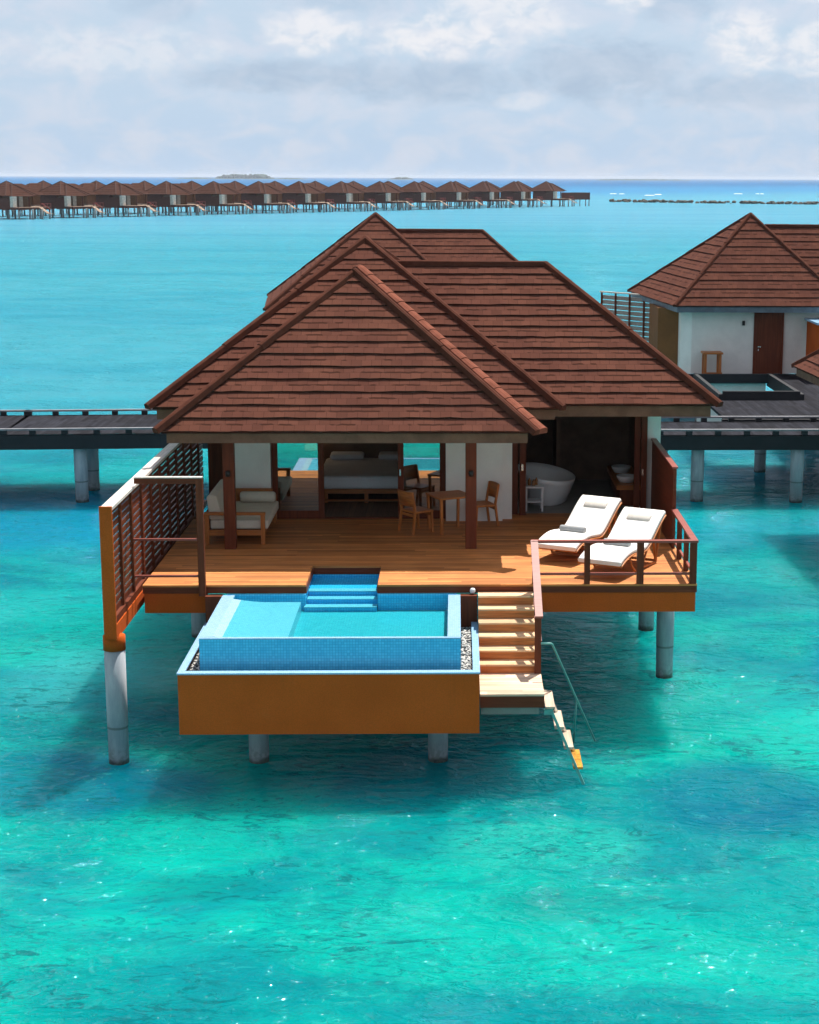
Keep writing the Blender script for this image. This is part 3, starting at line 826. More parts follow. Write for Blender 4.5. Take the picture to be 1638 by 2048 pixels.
# railing round the sunny corner
RG = empty('railing', 'dark red timber railing round the sunny deck corner with the loungers', 'railing', (3, 28.6, ZD))
for (x0, x1) in ((1.30, 1.385), (2.20, 2.30), (3.11, 3.23), (4.03, 4.15)):
    MB().box(x0, x1, 28.575, 28.66, ZD, 3.33).build('post', 'mahog_z', RG, bevel=.005)
MB().box(1.28, 4.165, 28.555, 28.675, 3.331, 3.37).build('top_rail', 'rail', RG)
for (x0, x1) in ((1.385, 2.20), (2.30, 3.11), (3.23, 4.03)): MB().box(x0, x1, 28.60, 28.64, 2.755, 2.795).build('low_rail', 'rail', RG)
for y in (29.55, 30.50): MB().box(4.055, 4.14, y, y + .09, ZD, 3.33).build('post', 'mahog_z', RG, bevel=.005)
MB().box(4.05, 4.165, 28.676, 31.42, 3.331, 3.37).build('top_rail', 'rail', RG)
for (y0, y1) in ((28.66, 29.55), (29.64, 30.50), (30.59, 31.42)): MB().box(4.08, 4.12, y0, y1, 2.755, 2.795).build('low_rail', 'rail', RG)

SC = empty('side_screen', 'solid dark red timber privacy screen right of the bathroom', 'screen', (4.1, 33, ZD))
MB().box(4.075, 4.135, 31.43, 35.0, ZD + .0, 4.14).build('panel', 'mahog_y', SC)
MB().box(4.05, 4.16, 31.41, 35.0, 4.141, 4.175).build('cap_rail', 'rail', SC)

# swim ladder
LD = empty('swim_ladder', 'slanting swim ladder with bleached steps going into the water off the landing', 'ladder', (1.6, 26.2, 0))
MB().bar((1.375, 25.78, 1.20), (1.52, 25.78, 1.20), .04, .09).bar((1.50, 25.78, 1.20), (2.25, 25.78, -.55), .04, .10, (0, 1, 0)).build('stringer', 'green_pipe', LD)
MB().bar((1.375, 26.55, 1.30), (1.52, 26.55, 1.25), .04, .09).bar((1.50, 26.55, 1.25), (2.32, 26.55, -.65), .04, .10, (0, 1, 0)).build('stringer', 'steel', LD)
for i in range(6):
    x = 1.47 + i * .152; z = 1.26 - i * .335
    MB().box(x - .075, x + .075, 25.74, 26.60, z, z + .035).build('step', 'step_wood' if i < 3 else 'algae', LD)
MB().tube([(1.36, 26.6, 2.09), (1.52, 26.6, 2.09), (1.545, 26.62, 2.07), (2.37, 27.86, 0), (2.47, 28.0, -.25)], .017, 8).build('handrail', 'green_pipe', LD)
MB().tube([(2.0, 27.3, .93), (1.99, 27.78, -.05)], .015, 8).build('strut', 'green_pipe', LD)

# ------------------------------------------------------------------ terrace furniture
DB = empty('daybed', 'teak framed daybed with cream cushions behind the left terrace post', 'daybed', (-4.2, 32.9, ZD))
dx0, dx1, dy0, dy1 = -4.80, -3.66, 31.85, 34.05
mb = MB()
for (x, y) in ((dx0, dy0), (dx1 - .08, dy0), (dx0, dy1 - .08), (dx1 - .08, dy1 - .08)): MB().box(x, x + .08, y, y + .08, ZD, 3.17).build('leg', 'teak', DB, bevel=.006)
MB().box(dx0 - .01, dx1 + .01, dy0 - .01, dy0 + .09, 3.171, 3.225).build('armrest', 'teak_h', DB, bevel=.006)
MB().box(dx0 + .08, dx1 - .08, dy0 + .01, dy0 + .06, 2.78, 2.88).box(dx1 - .07, dx1 - .02, dy0 + .08, dy1 - .08, 2.78, 2.88).box(dx0 + .02, dx0 + .07, dy0 + .08, dy1 - .08, 2.78, 3.10).box(dx0 + .08, dx1 - .08, dy1 - .06, dy1 - .01, 2.78, 3.3).build('frame', 'teak_h', DB)
MB().box(dx0 + .09, dx1 + .05, dy0 + .10, dy1 - .09, 2.885, 3.055).build('seat_cushion', 'cream', DB, bevel=.03)
MB().prism_y([(dx0 + .08, 3.06), (dx0 + .34, 3.06), (dx0 + .22, 3.52), (dx0 + .10, 3.55), (dx0 + .03, 3.5)], dy0 + .12, dy1 - .3).build('back_cushion', 'cream', DB, bevel=.025)
bl = MB().tube([(-4.36, 33.80, 3.165), (-4.33, 33.80, 3.165), (-3.70, 33.80, 3.165), (-3.66, 33.80, 3.165)], [.085, .11, .11, .085], 18)
tag(bl.build('bolster', 'cream'), 'round cream bolster lying across the far end of the daybed', 'bolster')


def make_chair():
    """Local: faces +y; seat .46 wide."""
    c = empty('dining_chair', 'teak armless chair', 'chair', group='teak chairs at the terrace table')
    for sx in (-1, 1):
        MB().bar((sx * .23, .22, 0), (sx * .225, .20, .43), .04, .04).build('leg', 'teak', c, local=True)
        MB().bar((sx * .23, -.26, 0), (sx * .225, -.20, .45), .042, .042).bar((sx * .225, -.20, .45), (sx * .225, -.27, .84), .042, .042).build('leg', 'teak', c, local=True)
    MB().box(-.245, .245, -.215, .235, .405, .45).build('seat', 'teak_h', c, local=True, bevel=.012)
    MB().loft([[(x, -.235 + y - z * .16 + .035 * (1 - (x / .22) ** 2) * -1, .55 + z) for (y, z) in ((-.012, 0), (.012, 0), (.012, .30), (-.012, .30))] for x in (-.235, -.15, -.05, .05, .15, .235)], True, True).build('backrest', 'teak_h', c, local=True)
    for yy in (.2, -.2): MB().bar((-.22, yy, .36), (.22, yy, .36), .02, .05).build('stretcher', 'teak_h', c, local=True)
    return c


def dup(root, loc, rz, label):
    r = root.copy(); COL.objects.link(r); r.location = loc; r.rotation_euler = (0, 0, rz); r['label'] = label
    for ch in list(root.children):
        q = ch.copy(); COL.objects.link(q); q.parent = r
        for g in ch.children:
            e2 = g.copy(); COL.objects.link(e2); e2.parent = q
    return r


ch = make_chair()
ch.location = (-.80, 33.08, ZD); ch.rotation_euler = (0, 0, R(-52)); ch['label'] = 'teak chair left of the terrace table, seen from behind'
dup(ch, (.50, 33.72, ZD), R(112), 'teak chair half hidden behind the right terrace post')
TB = empty('dining_table', 'square teak table between the two chairs on the shaded terrace', 'table', (-.14, 33.15, ZD), R(24))
MB().box(-.37, .37, -.37, .37, .70, .735).build('tabletop', 'teak_h', TB, local=True, bevel=.006)
for sx in (-1, 1):
    for sy in (-1, 1): MB().bar((sx * .31, sy * .31, 0), (sx * .33, sy * .33, .70), .05, .05).build('leg', 'teak', TB, local=True)


def make_lounger():
    """Local: foot at y = 0, head at y = 2, width .70."""
    L = empty('sun_lounger', 'lounger', 'sun lounger', group='white sun loungers on the deck corner')
    base = [(0, .235), (.12, .285), (.30, .335), (.55, .36), (.80, .34), (1.02, .315), (1.18, .335), (1.36, .42), (1.56, .55), (1.76, .68), (1.93, .775), (2.02, .81)]
    pts = []
    for i in range(len(base) - 1):
        p0 = base[max(i - 1, 0)]; p1 = base[i]; p2 = base[i + 1]; p3 = base[min(i + 2, len(base) - 1)]
        for t in (0, .33, .66):
            pts.append(tuple(.5 * (2 * p1[a] + (p2[a] - p0[a]) * t + (2 * p0[a] - 5 * p1[a] + 4 * p2[a] - p3[a]) * t * t + (3 * p1[a] - p0[a] - 3 * p2[a] + p3[a]) * t ** 3) for a in (0, 1)))
    pts.append(base[-1])

    def strip(w, th, off, y0=0, y1=9):
        rings = []
        for i, (y, z) in enumerate(pts):
            if not (y0 <= y <= y1): continue
            a = pts[max(i - 1, 0)]; b = pts[min(i + 1, len(pts) - 1)]
            d = Vector((0, b[0] - a[0], b[1] - a[1])).normalized(); nn = Vector((0, -d.z, d.y))
            c = Vector((0, y, z)) + nn * off; r = min(.02, th * .45)
            sec = [(-w / 2 + r, 0), (w / 2 - r, 0), (w / 2, r), (w / 2, th - r), (w / 2 - r, th), (-w / 2 + r, th), (-w / 2, th - r), (-w / 2, r)]
            rings.append([c + Vector((x, 0, 0)) + nn * q for x, q in sec])
        return MB().loft(rings, True, True)
    strip(.82, .080, .03).build('mattress', 'lounge', L, local=True)
    strip(.86, .028, 0).build('frame', 'teak_h', L, local=True)
    for sx in (-1, 1):
        x = sx * .39
        MB().tube([(x, .42, .33), (x, .52, .16), (x, .70, .02), (x, .86, .015), (x, 1.05, .15), (x, 1.18, .32)], .02, 8).build('leg', 'teak', L, local=True)
        MB().bar((x, 1.62, .02), (x, 1.50, .49), .04, .035).bar((x, .95, .05), (x, 1.62, .02), .035, .035).bar((x, 1.62, .02), (x, 1.83, .71), .035, .03).build('leg', 'teak', L, local=True)
    for yy in (1.62, .62): MB().bar((-.39, yy, .05), (.39, yy, .05), .04, .04).build('stretcher', 'teak_h', L, local=True)
    # head pillow strapped to the mattress
    d = Vector((0, .20, .13)).normalized(); nn = Vector((0, -d.z, d.y)); c = Vector((0, 1.80, .702)) + nn * .118
    mb = MB(); rings = []
    for x, s in ((-.23, .55), (-.20, .95), (0, 1), (.20, .95), (.23, .55)):
        rings.append([c + Vector((x, 0, 0)) + d * (.085 * math.cos(a) * (.8 + .2 * s)) + nn * (.026 * s * math.sin(a)) for a in [j * math.pi / 5 for j in range(10)]])
    mb.loft(rings).build('pillow', 'pillow', L, local=True)
    return L


L1 = make_lounger()
la, lb = R(-29), R(-29)
L1.location = (1.80, 30.20, ZD); L1.rotation_euler = (0, 0, la); L1['label'] = 'white cushioned sun lounger further from the corner railing, with its towel in full view'
L2 = dup(L1, (2.50, 28.98, ZD), lb, 'white cushioned sun lounger right behind the front railing')


def towel(o, y, z, label):
    mt = Matrix.Translation(o.location) @ Matrix.Rotation(o.rotation_euler.z, 4, 'Z')
    P = [mt @ Vector((x, y, z)) for x in (-.25, -.235, 0, .235, .25)]
    t = MB().tube(P, [.055, .064, .066, .064, .055], 16).build('rolled_towel', 'grey_towel')
    tag(t, label, 'towel', 'rolled grey towels on the loungers')


towel(L1, .72, .505, 'rolled grey towel on the lounger further from the railing')
towel(L2, .74, .503, 'rolled grey towel on the lounger behind the front railing')

# bedroom
BD = empty('bed', 'wide low bed with white linen seen through the open sliding doors', 'bed', (-1.95, 37.2, 2.605))
MB().box(-3.0, -.9, 36.0, 38.6, 2.82, 2.92).box(-2.9, -2.78, 36.1, 36.2, 2.605, 2.82).box(-1.99, -1.91, 36.05, 36.15, 2.605, 2.82).box(-1.12, -1.0, 36.1, 36.2, 2.605, 2.82).box(-2.9, -1.0, 36.05, 36.12, 2.64, 2.68).build('bed_frame', 'teak_h', BD)
MB().box(-3.0, -.9, 35.95, 38.5, 2.921, 3.20).build('mattress', 'linen', BD, bevel=.08)
MB().box(-3.1, -.8, 38.62, 38.72, 2.605, 4.1).build('headboard', 'dark_wall', BD)
for x in (-2.5, -1.4):
    MB().box(x - .38, x + .38, 38.1, 38.6, 3.205, 3.33).build('pillow', 'linen', BD, bevel=.05)
tag(MB().box(-2.55, -1.35, 38.94, 38.99, 3.75, 4.6).build('wall_picture', 'art'), 'dark blue picture on the bedroom wall above the bed', 'picture')

NS = empty('bedside_lamp', 'small lit lamp with a warm shade on the left side of the bed', 'lamp', (-3.3, 38.5, 2.605))
MB().box(-3.55, -3.14, 38.3, 38.7, 2.605, 3.1).build('bedside_cabinet', 'dark_wall', NS)
MB().lathe(-3.33, 38.5, [(.08, 3.101), (.08, 3.12), (.015, 3.13), (.015, 3.4)], 12).build('lamp_stem', 'lamp_black', NS)
lm, ln, lo = new_mat('lit_shade'); em = ln.add('ShaderNodeEmission'); em.inputs[0].default_value = (1, .62, .28, 1); em.inputs[1].default_value = .5
ln.L.new(em.outputs[0], lo.inputs[0])
MB().lathe(-3.33, 38.5, [(.15, 3.38), (.11, 3.62)], 16, cap=False).build('lamp_shade', lm, NS)
pl_ = bpy.data.lights.new('bedside_bulb', 'POINT'); pl_.energy = 2.5; pl_.color = (1, .84, .66); pl_.shadow_soft_size = .06
po = bpy.data.objects.new('bedside_bulb', pl_); COL.objects.link(po); po.location = (-3.33, 38.5, 3.66)

# bathroom
TU = empty('bathtub', 'white oval freestanding bathtub in the open bathroom', 'bathtub', (1.95, 36.2, 2.59))
mb = MB()
prof = [(.40, 2.59, .72), (.46, 2.62, .75), (.56, 2.85, .86), (.62, 3.05, .94), (.655, 3.17, 1.0), (.64, 3.175, .985), (.60, 3.05, .92), (.52, 2.85, .82), (.40, 2.72, .7), (.02, 2.70, .05)]
rings = []
for rx, z, ry in prof:
    rings.append([(1.92 + rx * math.cos(a), 36.35 + ry * math.sin(a) * .85, z - (.0 if z < 3 else .10 * (math.cos(a) + .4 * math.sin(a) * -1) - .06)) for a in [2 * math.pi * j / 32 for j in range(32)]])
mb.loft(rings).build('tub_shell', 'ceramic', TU)
BS = empty('side_table', 'small white slatted side table beside the bathtub', 'side table', (1.62, 35.35, 2.59))
for (x, y) in ((1.46, 35.17), (1.80, 35.17), (1.46, 35.5), (1.80, 35.5)): MB().box(x - .02, x + .02, y - .02, y + .02, 2.59, 3.09).build('leg', 'ceramic', BS)
MB().box(1.42, 1.84, 35.13, 35.54, 3.091, 3.125).build('tabletop', 'ceramic', BS)
MB().box(1.44, 1.82, 35.15, 35.52, 2.78, 2.805).build('shelf', 'ceramic', BS)
for i, (x, y, h, lab) in enumerate(((1.53, 35.3, .16, 'tall amber bottle at the left of the side table'), (1.62, 35.26, .14, 'amber bottle in the middle of the side table'), (1.68, 35.38, .15, 'amber bottle at the right of the side table'))):
    b = MB().lathe(x, y, [(.03, 3.126), (.034, 3.13), (.034, 3.126 + h * .7), (.012, 3.126 + h * .82), (.012, 3.126 + h)], 12).build('bottle', 'amber')
    tag(b, lab, 'bottle', 'amber bottles on the side table')
VN = empty('vanity_unit', 'dark timber vanity unit at the right of the bathroom', 'vanity', (3.7, 36.6, 2.59))
MB().box(3.42, 3.99, 35.7, 38.2, 2.95, 3.05).build('counter', 'teak_h', VN); MB().box(3.5, 3.99, 35.75, 38.1, 2.60, 2.949).build('cabinet', 'mahog_z', VN)
for y, lab in ((36.1, 'white round washbasin on the vanity nearer the deck'), (37.3, 'white round washbasin on the vanity farther from the deck')):
    b = MB().lathe(3.66, y, [(.10, 3.052), (.15, 3.06), (.21, 3.16), (.22, 3.2), (.205, 3.2), (.14, 3.09), (.01, 3.075)], 20).build('washbasin', 'ceramic')
    tag(b, lab, 'washbasin', 'white washbasins on the vanity')

# ------------------------------------------------------------------ jetties
def jetty(label, pts, w, z, piles, kerb=True, name='jetty', depth=.42):
    """Boardwalk along pts (near-edge polyline, y increasing away): deck, two kerbs on blocks, side beam, piles."""
    J = empty(name, label, 'jetty', (pts[0][0], pts[0][1], 0))
    d = MB(); bmm = MB(); kb = MB(); bl = MB()
    for (a, b) in zip(pts[:-1], pts[1:]):
        A, B = Vector((*a, 0)), Vector((*b, 0)); t = (B - A).normalized(); nn = Vector((-t.y, t.x, 0))
        d.face([A + Vector((0, 0, z)), B + Vector((0, 0, z)), B + nn * w + Vector((0, 0, z)), A + nn * w + Vector((0, 0, z))])
        for o in (.06, w - .06):
            bmm.bar(A + nn * o + Vector((0, 0, z - .02 - depth / 2)), B + nn * o + Vector((0, 0, z - .02 - depth / 2)), .14, depth)
            kb.bar(A + nn * o + Vector((0, 0, z + .15)), B + nn * o + Vector((0, 0, z + .15)), .14, .05)
            L = (B - A).length; k = max(1, int(L / .82))
            for i in range(k + 1):
                p = A + t * min(L - .1, max(.1, L * i / k)) + nn * o
                bl.bar(p - t * .09 + Vector((0, 0, z + .06)), p + t * .09 + Vector((0, 0, z + .06)), .13, .13)
    d.build('boards', 'grey_deck', J); bmm.build('side_beam', 'black', J)
    if kerb: kb.build('kerb', 'kerb', J); bl.build('kerb_block', 'black', J)
    for (x, y) in piles: pile(J, x, y, z - .05, .19)
    return J


jetty('grey boarded jetty on white piles passing behind the villa at the left', [(-40, 48.6), (-13.3, 49.4), (-8.7, 49.7), (-4, 49.5)], 4.2, 2.08,
      [(-11.12, 49.95), (-11.2, 51.9), (-20, 50), (-20, 52), (-5, 50.2)])
jetty('grey boarded jetty on white piles passing behind the villa at the right', [(-3.9, 49.5), (0, 49.4), (12, 49.5), (40, 50.5)], 2.9, 2.06,
      [(7.19, 49.95), (10.14, 49.75), (2, 50), (14, 50.2), (6.1, 50.0), (18.0, 52.2)])
LK = empty('entry_bridge', 'short boarded bridge joining the near villa to the jetty', 'bridge', (-1, 45, 0))
MB().box(-2, .6, 40.41, 49.38, 2.0, 2.06).build('boards', 'grey_deck', LK)

# ------------------------------------------------------------------ villas across the jetty
def entry_villa(label, cx, yf, ze, half, rise, ridge_z, ridge_x1, bl, name='entry_villa'):
    """Pyramid roof over the entrance, its left eave skewed to the corner bl, and a wing roof to the right."""
    E = empty(name, label, 'villa', (cx, yf + half, 0))
    ap = (cx, yf + half, ze + rise); n = 11; yb = bl[1]
    fl, frr, br, bk = (cx - half, yf, ze), (cx + half, yf, ze), (cx + half, yb, ze), (bl[0], bl[1], ze)
    mb = MB()
    for a, b in ((fl, frr), (bk, fl), (frr, br), (br, bk)): courses(mb, a, b, ap, ap, n, .6)
    r = mb.build('main_roof', 'tile', E, fixn=False)
    mb = MB()
    for p in (fl, frr, br, bk): hip_cap(mb, p, ap, .20)
    mb.build('ridge_cap', 'cap', r)
    # wing roof to the right
    yr = yf + half + .1; wh = (ridge_z - ze) * half / rise
    mb = MB()
    x1 = ridge_x1
    courses(mb, (cx + .5, yr - wh, ze), (x1 + wh, yr - wh, ze), (cx + .5, yr, ridge_z), (x1, yr, ridge_z), n - 1, .7)
    courses(mb, (x1 + wh, yr - wh, ze), (x1 + wh, yr + wh, ze), (x1, yr, ridge_z), (x1, yr, ridge_z), n - 1, .7)
    courses(mb, (x1 + wh, yr + wh, ze), (cx + .5, yr + wh, ze), (x1, yr, ridge_z), (cx + .5, yr, ridge_z), n - 1, .7)
    q = mb.build('wing_roof', 'tile', E, fixn=False)
    mb = MB(); hip_cap(mb, (cx + .6, yr, ridge_z), (x1, yr, ridge_z), .19); hip_cap(mb, (x1 + wh, yr - wh, ze), (x1, yr, ridge_z), .19); mb.build('ridge_cap', 'cap', q)
    mb = MB(); g = .10
    mb.box(cx - half + g, cx + half - g, yf + g, yf + g + .05, ze - .24, ze - .02); mb.bar((cx - half + g + .03, yf + g + .05, ze - .13), (bl[0] + g + .03, bl[1], ze - .13), .05, .22)
    mb.build('eave_board', plain('slate_eave', (0.13, 0.16, 0.19), .6, .3), r)
    MB().box(cx - half + g + .05, cx + half - g, yf + g + .05, yf + 2 * half, ze - .2, ze - .17).build('soffit', 'fascia', r)
    for (x, y) in ((cx - half + 1.4, yf + 2.4), (cx + half - 1, yf + 1.4), (cx - half + 1, yf + 7), (cx + half - 1, yf + 7)): pile(E, x, y, 2.0, .19)
    return E


# right neighbour with its entrance
E1 = entry_villa('white walled villa with brown entrance door facing the right jetty, behind its boarded forecourt', 11.55, 64.2, 4.76, 3.32, 3.36, 7.66, 17.5, (7.35, 72.9))
zg = 2.12
MB().box(9.0, 12.45, 65.0, 71, zg, 4.56).build('wall', 'white', E1)
MB().box(12.45, 17.5, 65.04, 71, zg, 4.56).build('wall', 'white', E1)
MB().prism_z([(9.0, 65.0), (9.0, 66.8), (8.62, 66.6), (8.62, 65.35)], zg - 1.0, 4.55).build('wall', 'white', E1)
MB().prism_z([(8.615, 66.0), (8.615, 69.8), (7.9, 69.8), (7.85, 66.3)], zg - 1.0, 4.54).build('brown_wall', 'brown_wall', E1)
dd = MB().box(11.47, 12.44, 64.96, 65.0, zg, 4.54).build('door', 'mahog_z', E1)
MB().box(11.38, 11.465, 64.94, 64.999, zg, 4.54).build('door_jamb', 'mahog_z', E1); MB().box(12.445, 12.53, 64.94, 65.03, zg, 4.54).build('door_jamb', 'mahog_z', E1)
MB().box(11.55, 11.67, 64.925, 64.959, 3.14, 3.19).box(11.55, 11.59, 64.93, 64.959, 3.0, 3.08).build('handle', 'steel', dd)
MB().box(10.93, 11.03, 64.93, 64.999, 3.98, 4.16).build('wall_lamp', 'lamp_black', E1)
MB().box(13.4, 14.6, 62.6, 62.7, zg, 4.2).box(13.4, 13.5, 62.7, 64.9, zg, 4.2).build('ochre_wall', 'ochre', E1)
MB().box(13.3, 14.7, 62.5, 64.9, 4.205, 4.28).build('wall_coping', 'rim', E1)
sf = empty('slat_screen', 'weathered grey slatted screen rising left of the white walled villa', 'screen', (6.7, 72, 2))
mb = MB()
for i in range(11): mb.bar((6.15, 72.4, 2.55 + i * .2), (8.3, 70.1, 2.55 + i * .2 - .02), .03, .165)
mb.build('slat_panel', 'slat_grey', sf)
for t in (0, .25, .5, .75, 1): MB().bar((6.15 + 2.15 * t, 72.35 - 2.3 * t, 2.2), (6.15 + 2.15 * t, 72.35 - 2.3 * t, 4.74), .08, .08).build('post', 'mahog_z', sf)
MB().bar((6.1, 72.42, 4.77), (8.32, 70.08, 4.75), .1, .05).build('cap_rail', 'pale_wood', sf)
# forecourt: boarded platform with a kerbed opening
FC = empty('entrance_forecourt', 'grey boarded forecourt with a black kerbed water opening before the white walled villa', 'forecourt', (11, 58, 2))
mb = MB(); mb.box(8.4, 9.0, 52.7, 64.95, 2.03, zg); mb.box(11.7, 18, 52.7, 64.95, 2.03, zg); mb.box(9.0, 11.7, 63.2, 64.95, 2.03, zg); mb.box(9.0, 11.7, 52.7, 57.2, 2.03, zg)
mb.build('boards', 'grey_deck', FC)
mb = MB(); mb.box(8.88, 9.02, 57.1, 63.4, 1.85, 2.32); mb.box(11.66, 11.8, 57.1, 63.4, 1.85, 2.32); mb.box(9.02, 11.66, 63.1, 63.25, 1.97, 2.32); mb.box(9.02, 11.66, 57.1, 57.24, 1.85, 2.42)
mb.build('kerb', 'black', FC)
MB().box(9.05, 11.6, 63.3, 63.4, .4, 1.965).build('basin_wall', 'white', FC)
MB().box(8.3, 18, 52.55, 52.69, 1.55, 2.1).build('side_beam', 'black', FC)
for (x, y) in ((10.0, 55.1), (13.5, 55.1), (16.5, 55.1)): pile(FC, x, y, 1.9, .19)
LS = empty('luggage_stand', 'small wooden stand against the white wall by the entrance door', 'stand', (9.7, 64.3, zg))
for (x, y) in ((9.42, 64.1), (9.98, 64.1), (9.42, 64.6), (9.98, 64.6)): MB().box(x - .05, x + .05, y - .05, y + .05, zg, zg + .84).build('leg', 'teak', LS)
MB().box(9.32, 10.08, 64.0, 64.7, zg + .841, zg + .91).build('top', 'teak_h', LS)
MB().box(9.34, 10.06, 64.02, 64.06, zg + .08, zg + .16).build('lower_rail', 'teak_h', LS)

# the villa across the jetty, straight behind the near one
E2 = entry_villa('villa across the jetty of which only the tiled roofs rise behind the near villa', -3.18, 64.0, 4.6, 4.0, 3.47, 7.42, 1.02, (-7.9, 72.1))
MB().box(-6.2, 4.2, 65.0, 73, 2.1, 4.4).build('wall', 'white', E2)

# rear corner of the next villa along, cut by the right edge
NV = empty('next_villa', 'tiled roof corner of the next villa cut off by the right picture edge', 'villa', (13.2, 43, 0))
nx, ny, nz = 9.35, 46.9, 4.38; nh = 3.9
nap = (nx + nh, ny - nh, nz + 3.05); mb = MB()
courses(mb, (nx, ny, nz), (nx + .35, ny - 2 * nh, nz), nap, nap, 14, .7); courses(mb, (nx + 2 * nh, ny, nz), (nx, ny, nz), nap, nap, 14, .7)
courses(mb, (nx + .35, ny - 2 * nh, nz), (nx + 2 * nh, ny - 2 * nh, nz), nap, nap, 14, .7)
q = mb.build('main_roof', 'tile', NV, fixn=False)
mb = MB(); hip_cap(mb, (nx, ny, nz), nap, .19); hip_cap(mb, (nx + .35, ny - 2 * nh, nz), nap, .19); mb.build('ridge_cap', 'cap', q)
MB().bar((nx + .1, ny - .1, nz - .13), (nx + .45, ny - 2 * nh, nz - .13), .05, .22).bar((nx + .1, ny - .1, nz - .13), (nx + 2 * nh, ny - .1, nz - .13), .05, .22).build('eave_board', M['fascia'], q)
MB().box(nx + .9, nx + 7, ny - 2 * nh + 1, ny - .9, 2.1, 4.3).build('wall', 'white', NV)
MB().box(nx + 1.6, nx + 9, 31, 39, 2.1, 2.6).build('deck', 'deck', NV)
for (x, y) in ((nx + 2, 32), (nx + 2, 38), (nx + 2, 45)): pile(NV, x, y, 2.1)

# ------------------------------------------------------------------ far row of villas
def far_villa():
    """Local: deck front centre at the origin, front towards -y."""
    v = empty('far_villa', 'x', 'villa', group='far row of water villas')
    hw = 4.7; mb = MB()
    apx = (0, 7.3, 8.25)
    courses(mb, (-hw, 2.6, 5.1), (hw, 2.6, 5.1), apx, apx, 8, 2, .05)
    courses(mb, (-hw, 12.0, 5.1), (-hw, 2.6, 5.1), apx, apx, 8, 2, .05)
    courses(mb, (hw, 12.0, 5.1), (-hw, 12.0, 5.1), apx, apx, 8, 2, .05); courses(mb, (hw, 2.6, 5.1), (hw, 12.0, 5.1), apx, apx, 8, 2, .05)
    r = mb.build('main_roof', 'far_roof', v, local=True, fixn=False)
    mb = MB(); a2 = (-.1, 5.5, 7.65)
    courses(mb, (-3.45, 2.05, 4.95), (3.3, 2.05, 4.95), a2, a2, 7, 2, .05); courses(mb, (-3.45, 5, 4.95), (-3.45, 2.05, 4.95), (-.1, 7, 7.65), a2, 7, 2, .05)
    courses(mb, (3.3, 2.05, 4.95), (3.3, 5, 4.95), a2, (-.1, 7, 7.65), 7, 2, .05)
    mb.build('front_roof', 'far_roof', v, local=True, fixn=False)
    mb = MB(); c1 = (4.6, 7.6, 7.7)
    courses(mb, (3, 4.4, 5.15), (8.4, 3.9, 5.15), (-1, 7.6, 7.7), c1, 7, 2, .05); courses(mb, (8.4, 3.9, 5.15), (8.4, 10.8, 5.15), c1, c1, 7, 2, .05)
    courses(mb, (8.4, 10.8, 5.15), (3, 10.8, 5.15), c1, (-1, 7.6, 7.7), 7, 2, .05)
    mb.build('wing_roof', 'far_roof', v, local=True, fixn=False)
    mb = MB()
    for sx in (-1, 1): mb.bar((sx * hw, 2.6, 5.15), (0, 7.3, 8.3), .22, .12); mb.bar((sx * hw, 12.0, 5.15), (0, 7.3, 8.3), .22, .12)
    mb.bar((-3.45, 2.05, 5.0), (-.1, 5.5, 7.7), .2, .12); mb.bar((3.3, 2.05, 5.0), (-.1, 5.5, 7.7), .2, .12)
    mb.build('ridge_cap', 'cap_far', r, local=True)
    MB().box(-2.7, 3.0, 5.8, 10.6, 2.4, 5.1).box(3.0, 6.1, 6.4, 10.2, 2.4, 5.1).box(1.6, 2.9, 5.5, 5.79, 2.6, 5.0).build('wall', 'far_ochre', v, local=True)
    MB().box(-3.55, -2.4, 1.7, 2.59, 2.61, 4.95).build('column', 'far_wall', v, local=True); MB().box(1.5, 2.6, 5.2, 5.49, 2.6, 4.95).build('column', 'far_wall', v, local=True)
    MB().box(-3.6, -3.45, 2.6, 10.4, 2.2, 4.5).box(-3.4, -2.71, 5.9, 10.5, 2.3, 5.1).build('side_fence', 'far_brown', v, local=True)
    MB().box(-2.5, 1.5, 5.6, 5.79, 2.6, 4.9).build('glass_door', 'dark_wall', v, local=True)
    MB().box(-3.4, 6.1, 0, 10.6, 2.3, 2.6).build('deck', 'far_deck', v, local=True)
    MB().box(-3.45, 6.15, -.06, -.005, 2.05, 2.58).box(-3.46, -3.41, 0, 10.6, 2.05, 2.59).build('deck_edge', 'far_brown', v, local=True)
    mb = MB(); mb.box(2.9, 6.1, .02, .12, 3.3, 3.4); mb.box(6.0, 6.1, .12, 3, 3.3, 3.4)
    for x in (2.95, 3.9, 4.9, 5.9): mb.box(x, x + .12, .02, .12, 2.61, 3.3)
    mb.build('railing', 'far_rail', v, local=True)
    MB().bar((2.8, -.1, 2.5), (2.8, -2.6, 1.2), .9, .12).box(2.35, 3.25, -3.6, -2.6, 1.1, 1.25).build('staircase', 'far_deck', v, local=True)
    MB().bar((3.2, 0, 3.4), (3.2, -2.6, 2.2), .12, .12).bar((3.2, -2.5, 1.2), (3.2, -2.5, 2.25), .12, .12).build('handrail', 'far_rail', v, local=True)
    for sx in (-2.7, 2.4): MB().box(sx - .1, sx + .1, 2.9, 3.1, 2.6, 4.8).build('post', 'far_brown', v, local=True)
    for (x, y) in ((-3.2, 0.3), (-3.2, 3.5), (-3.2, 7), (-3.2, 10.3), (0, .3), (0, 5), (3, .3), (5.8, .3), (5.8, 5), (2.5, 10.3), (-1.3, -2), (1.4, -2)):
        MB().lathe(x, y, [(.2, -1.7), (.2, 2.25)], 8).build('pile', 'far_pile', v, local=True)
    return v


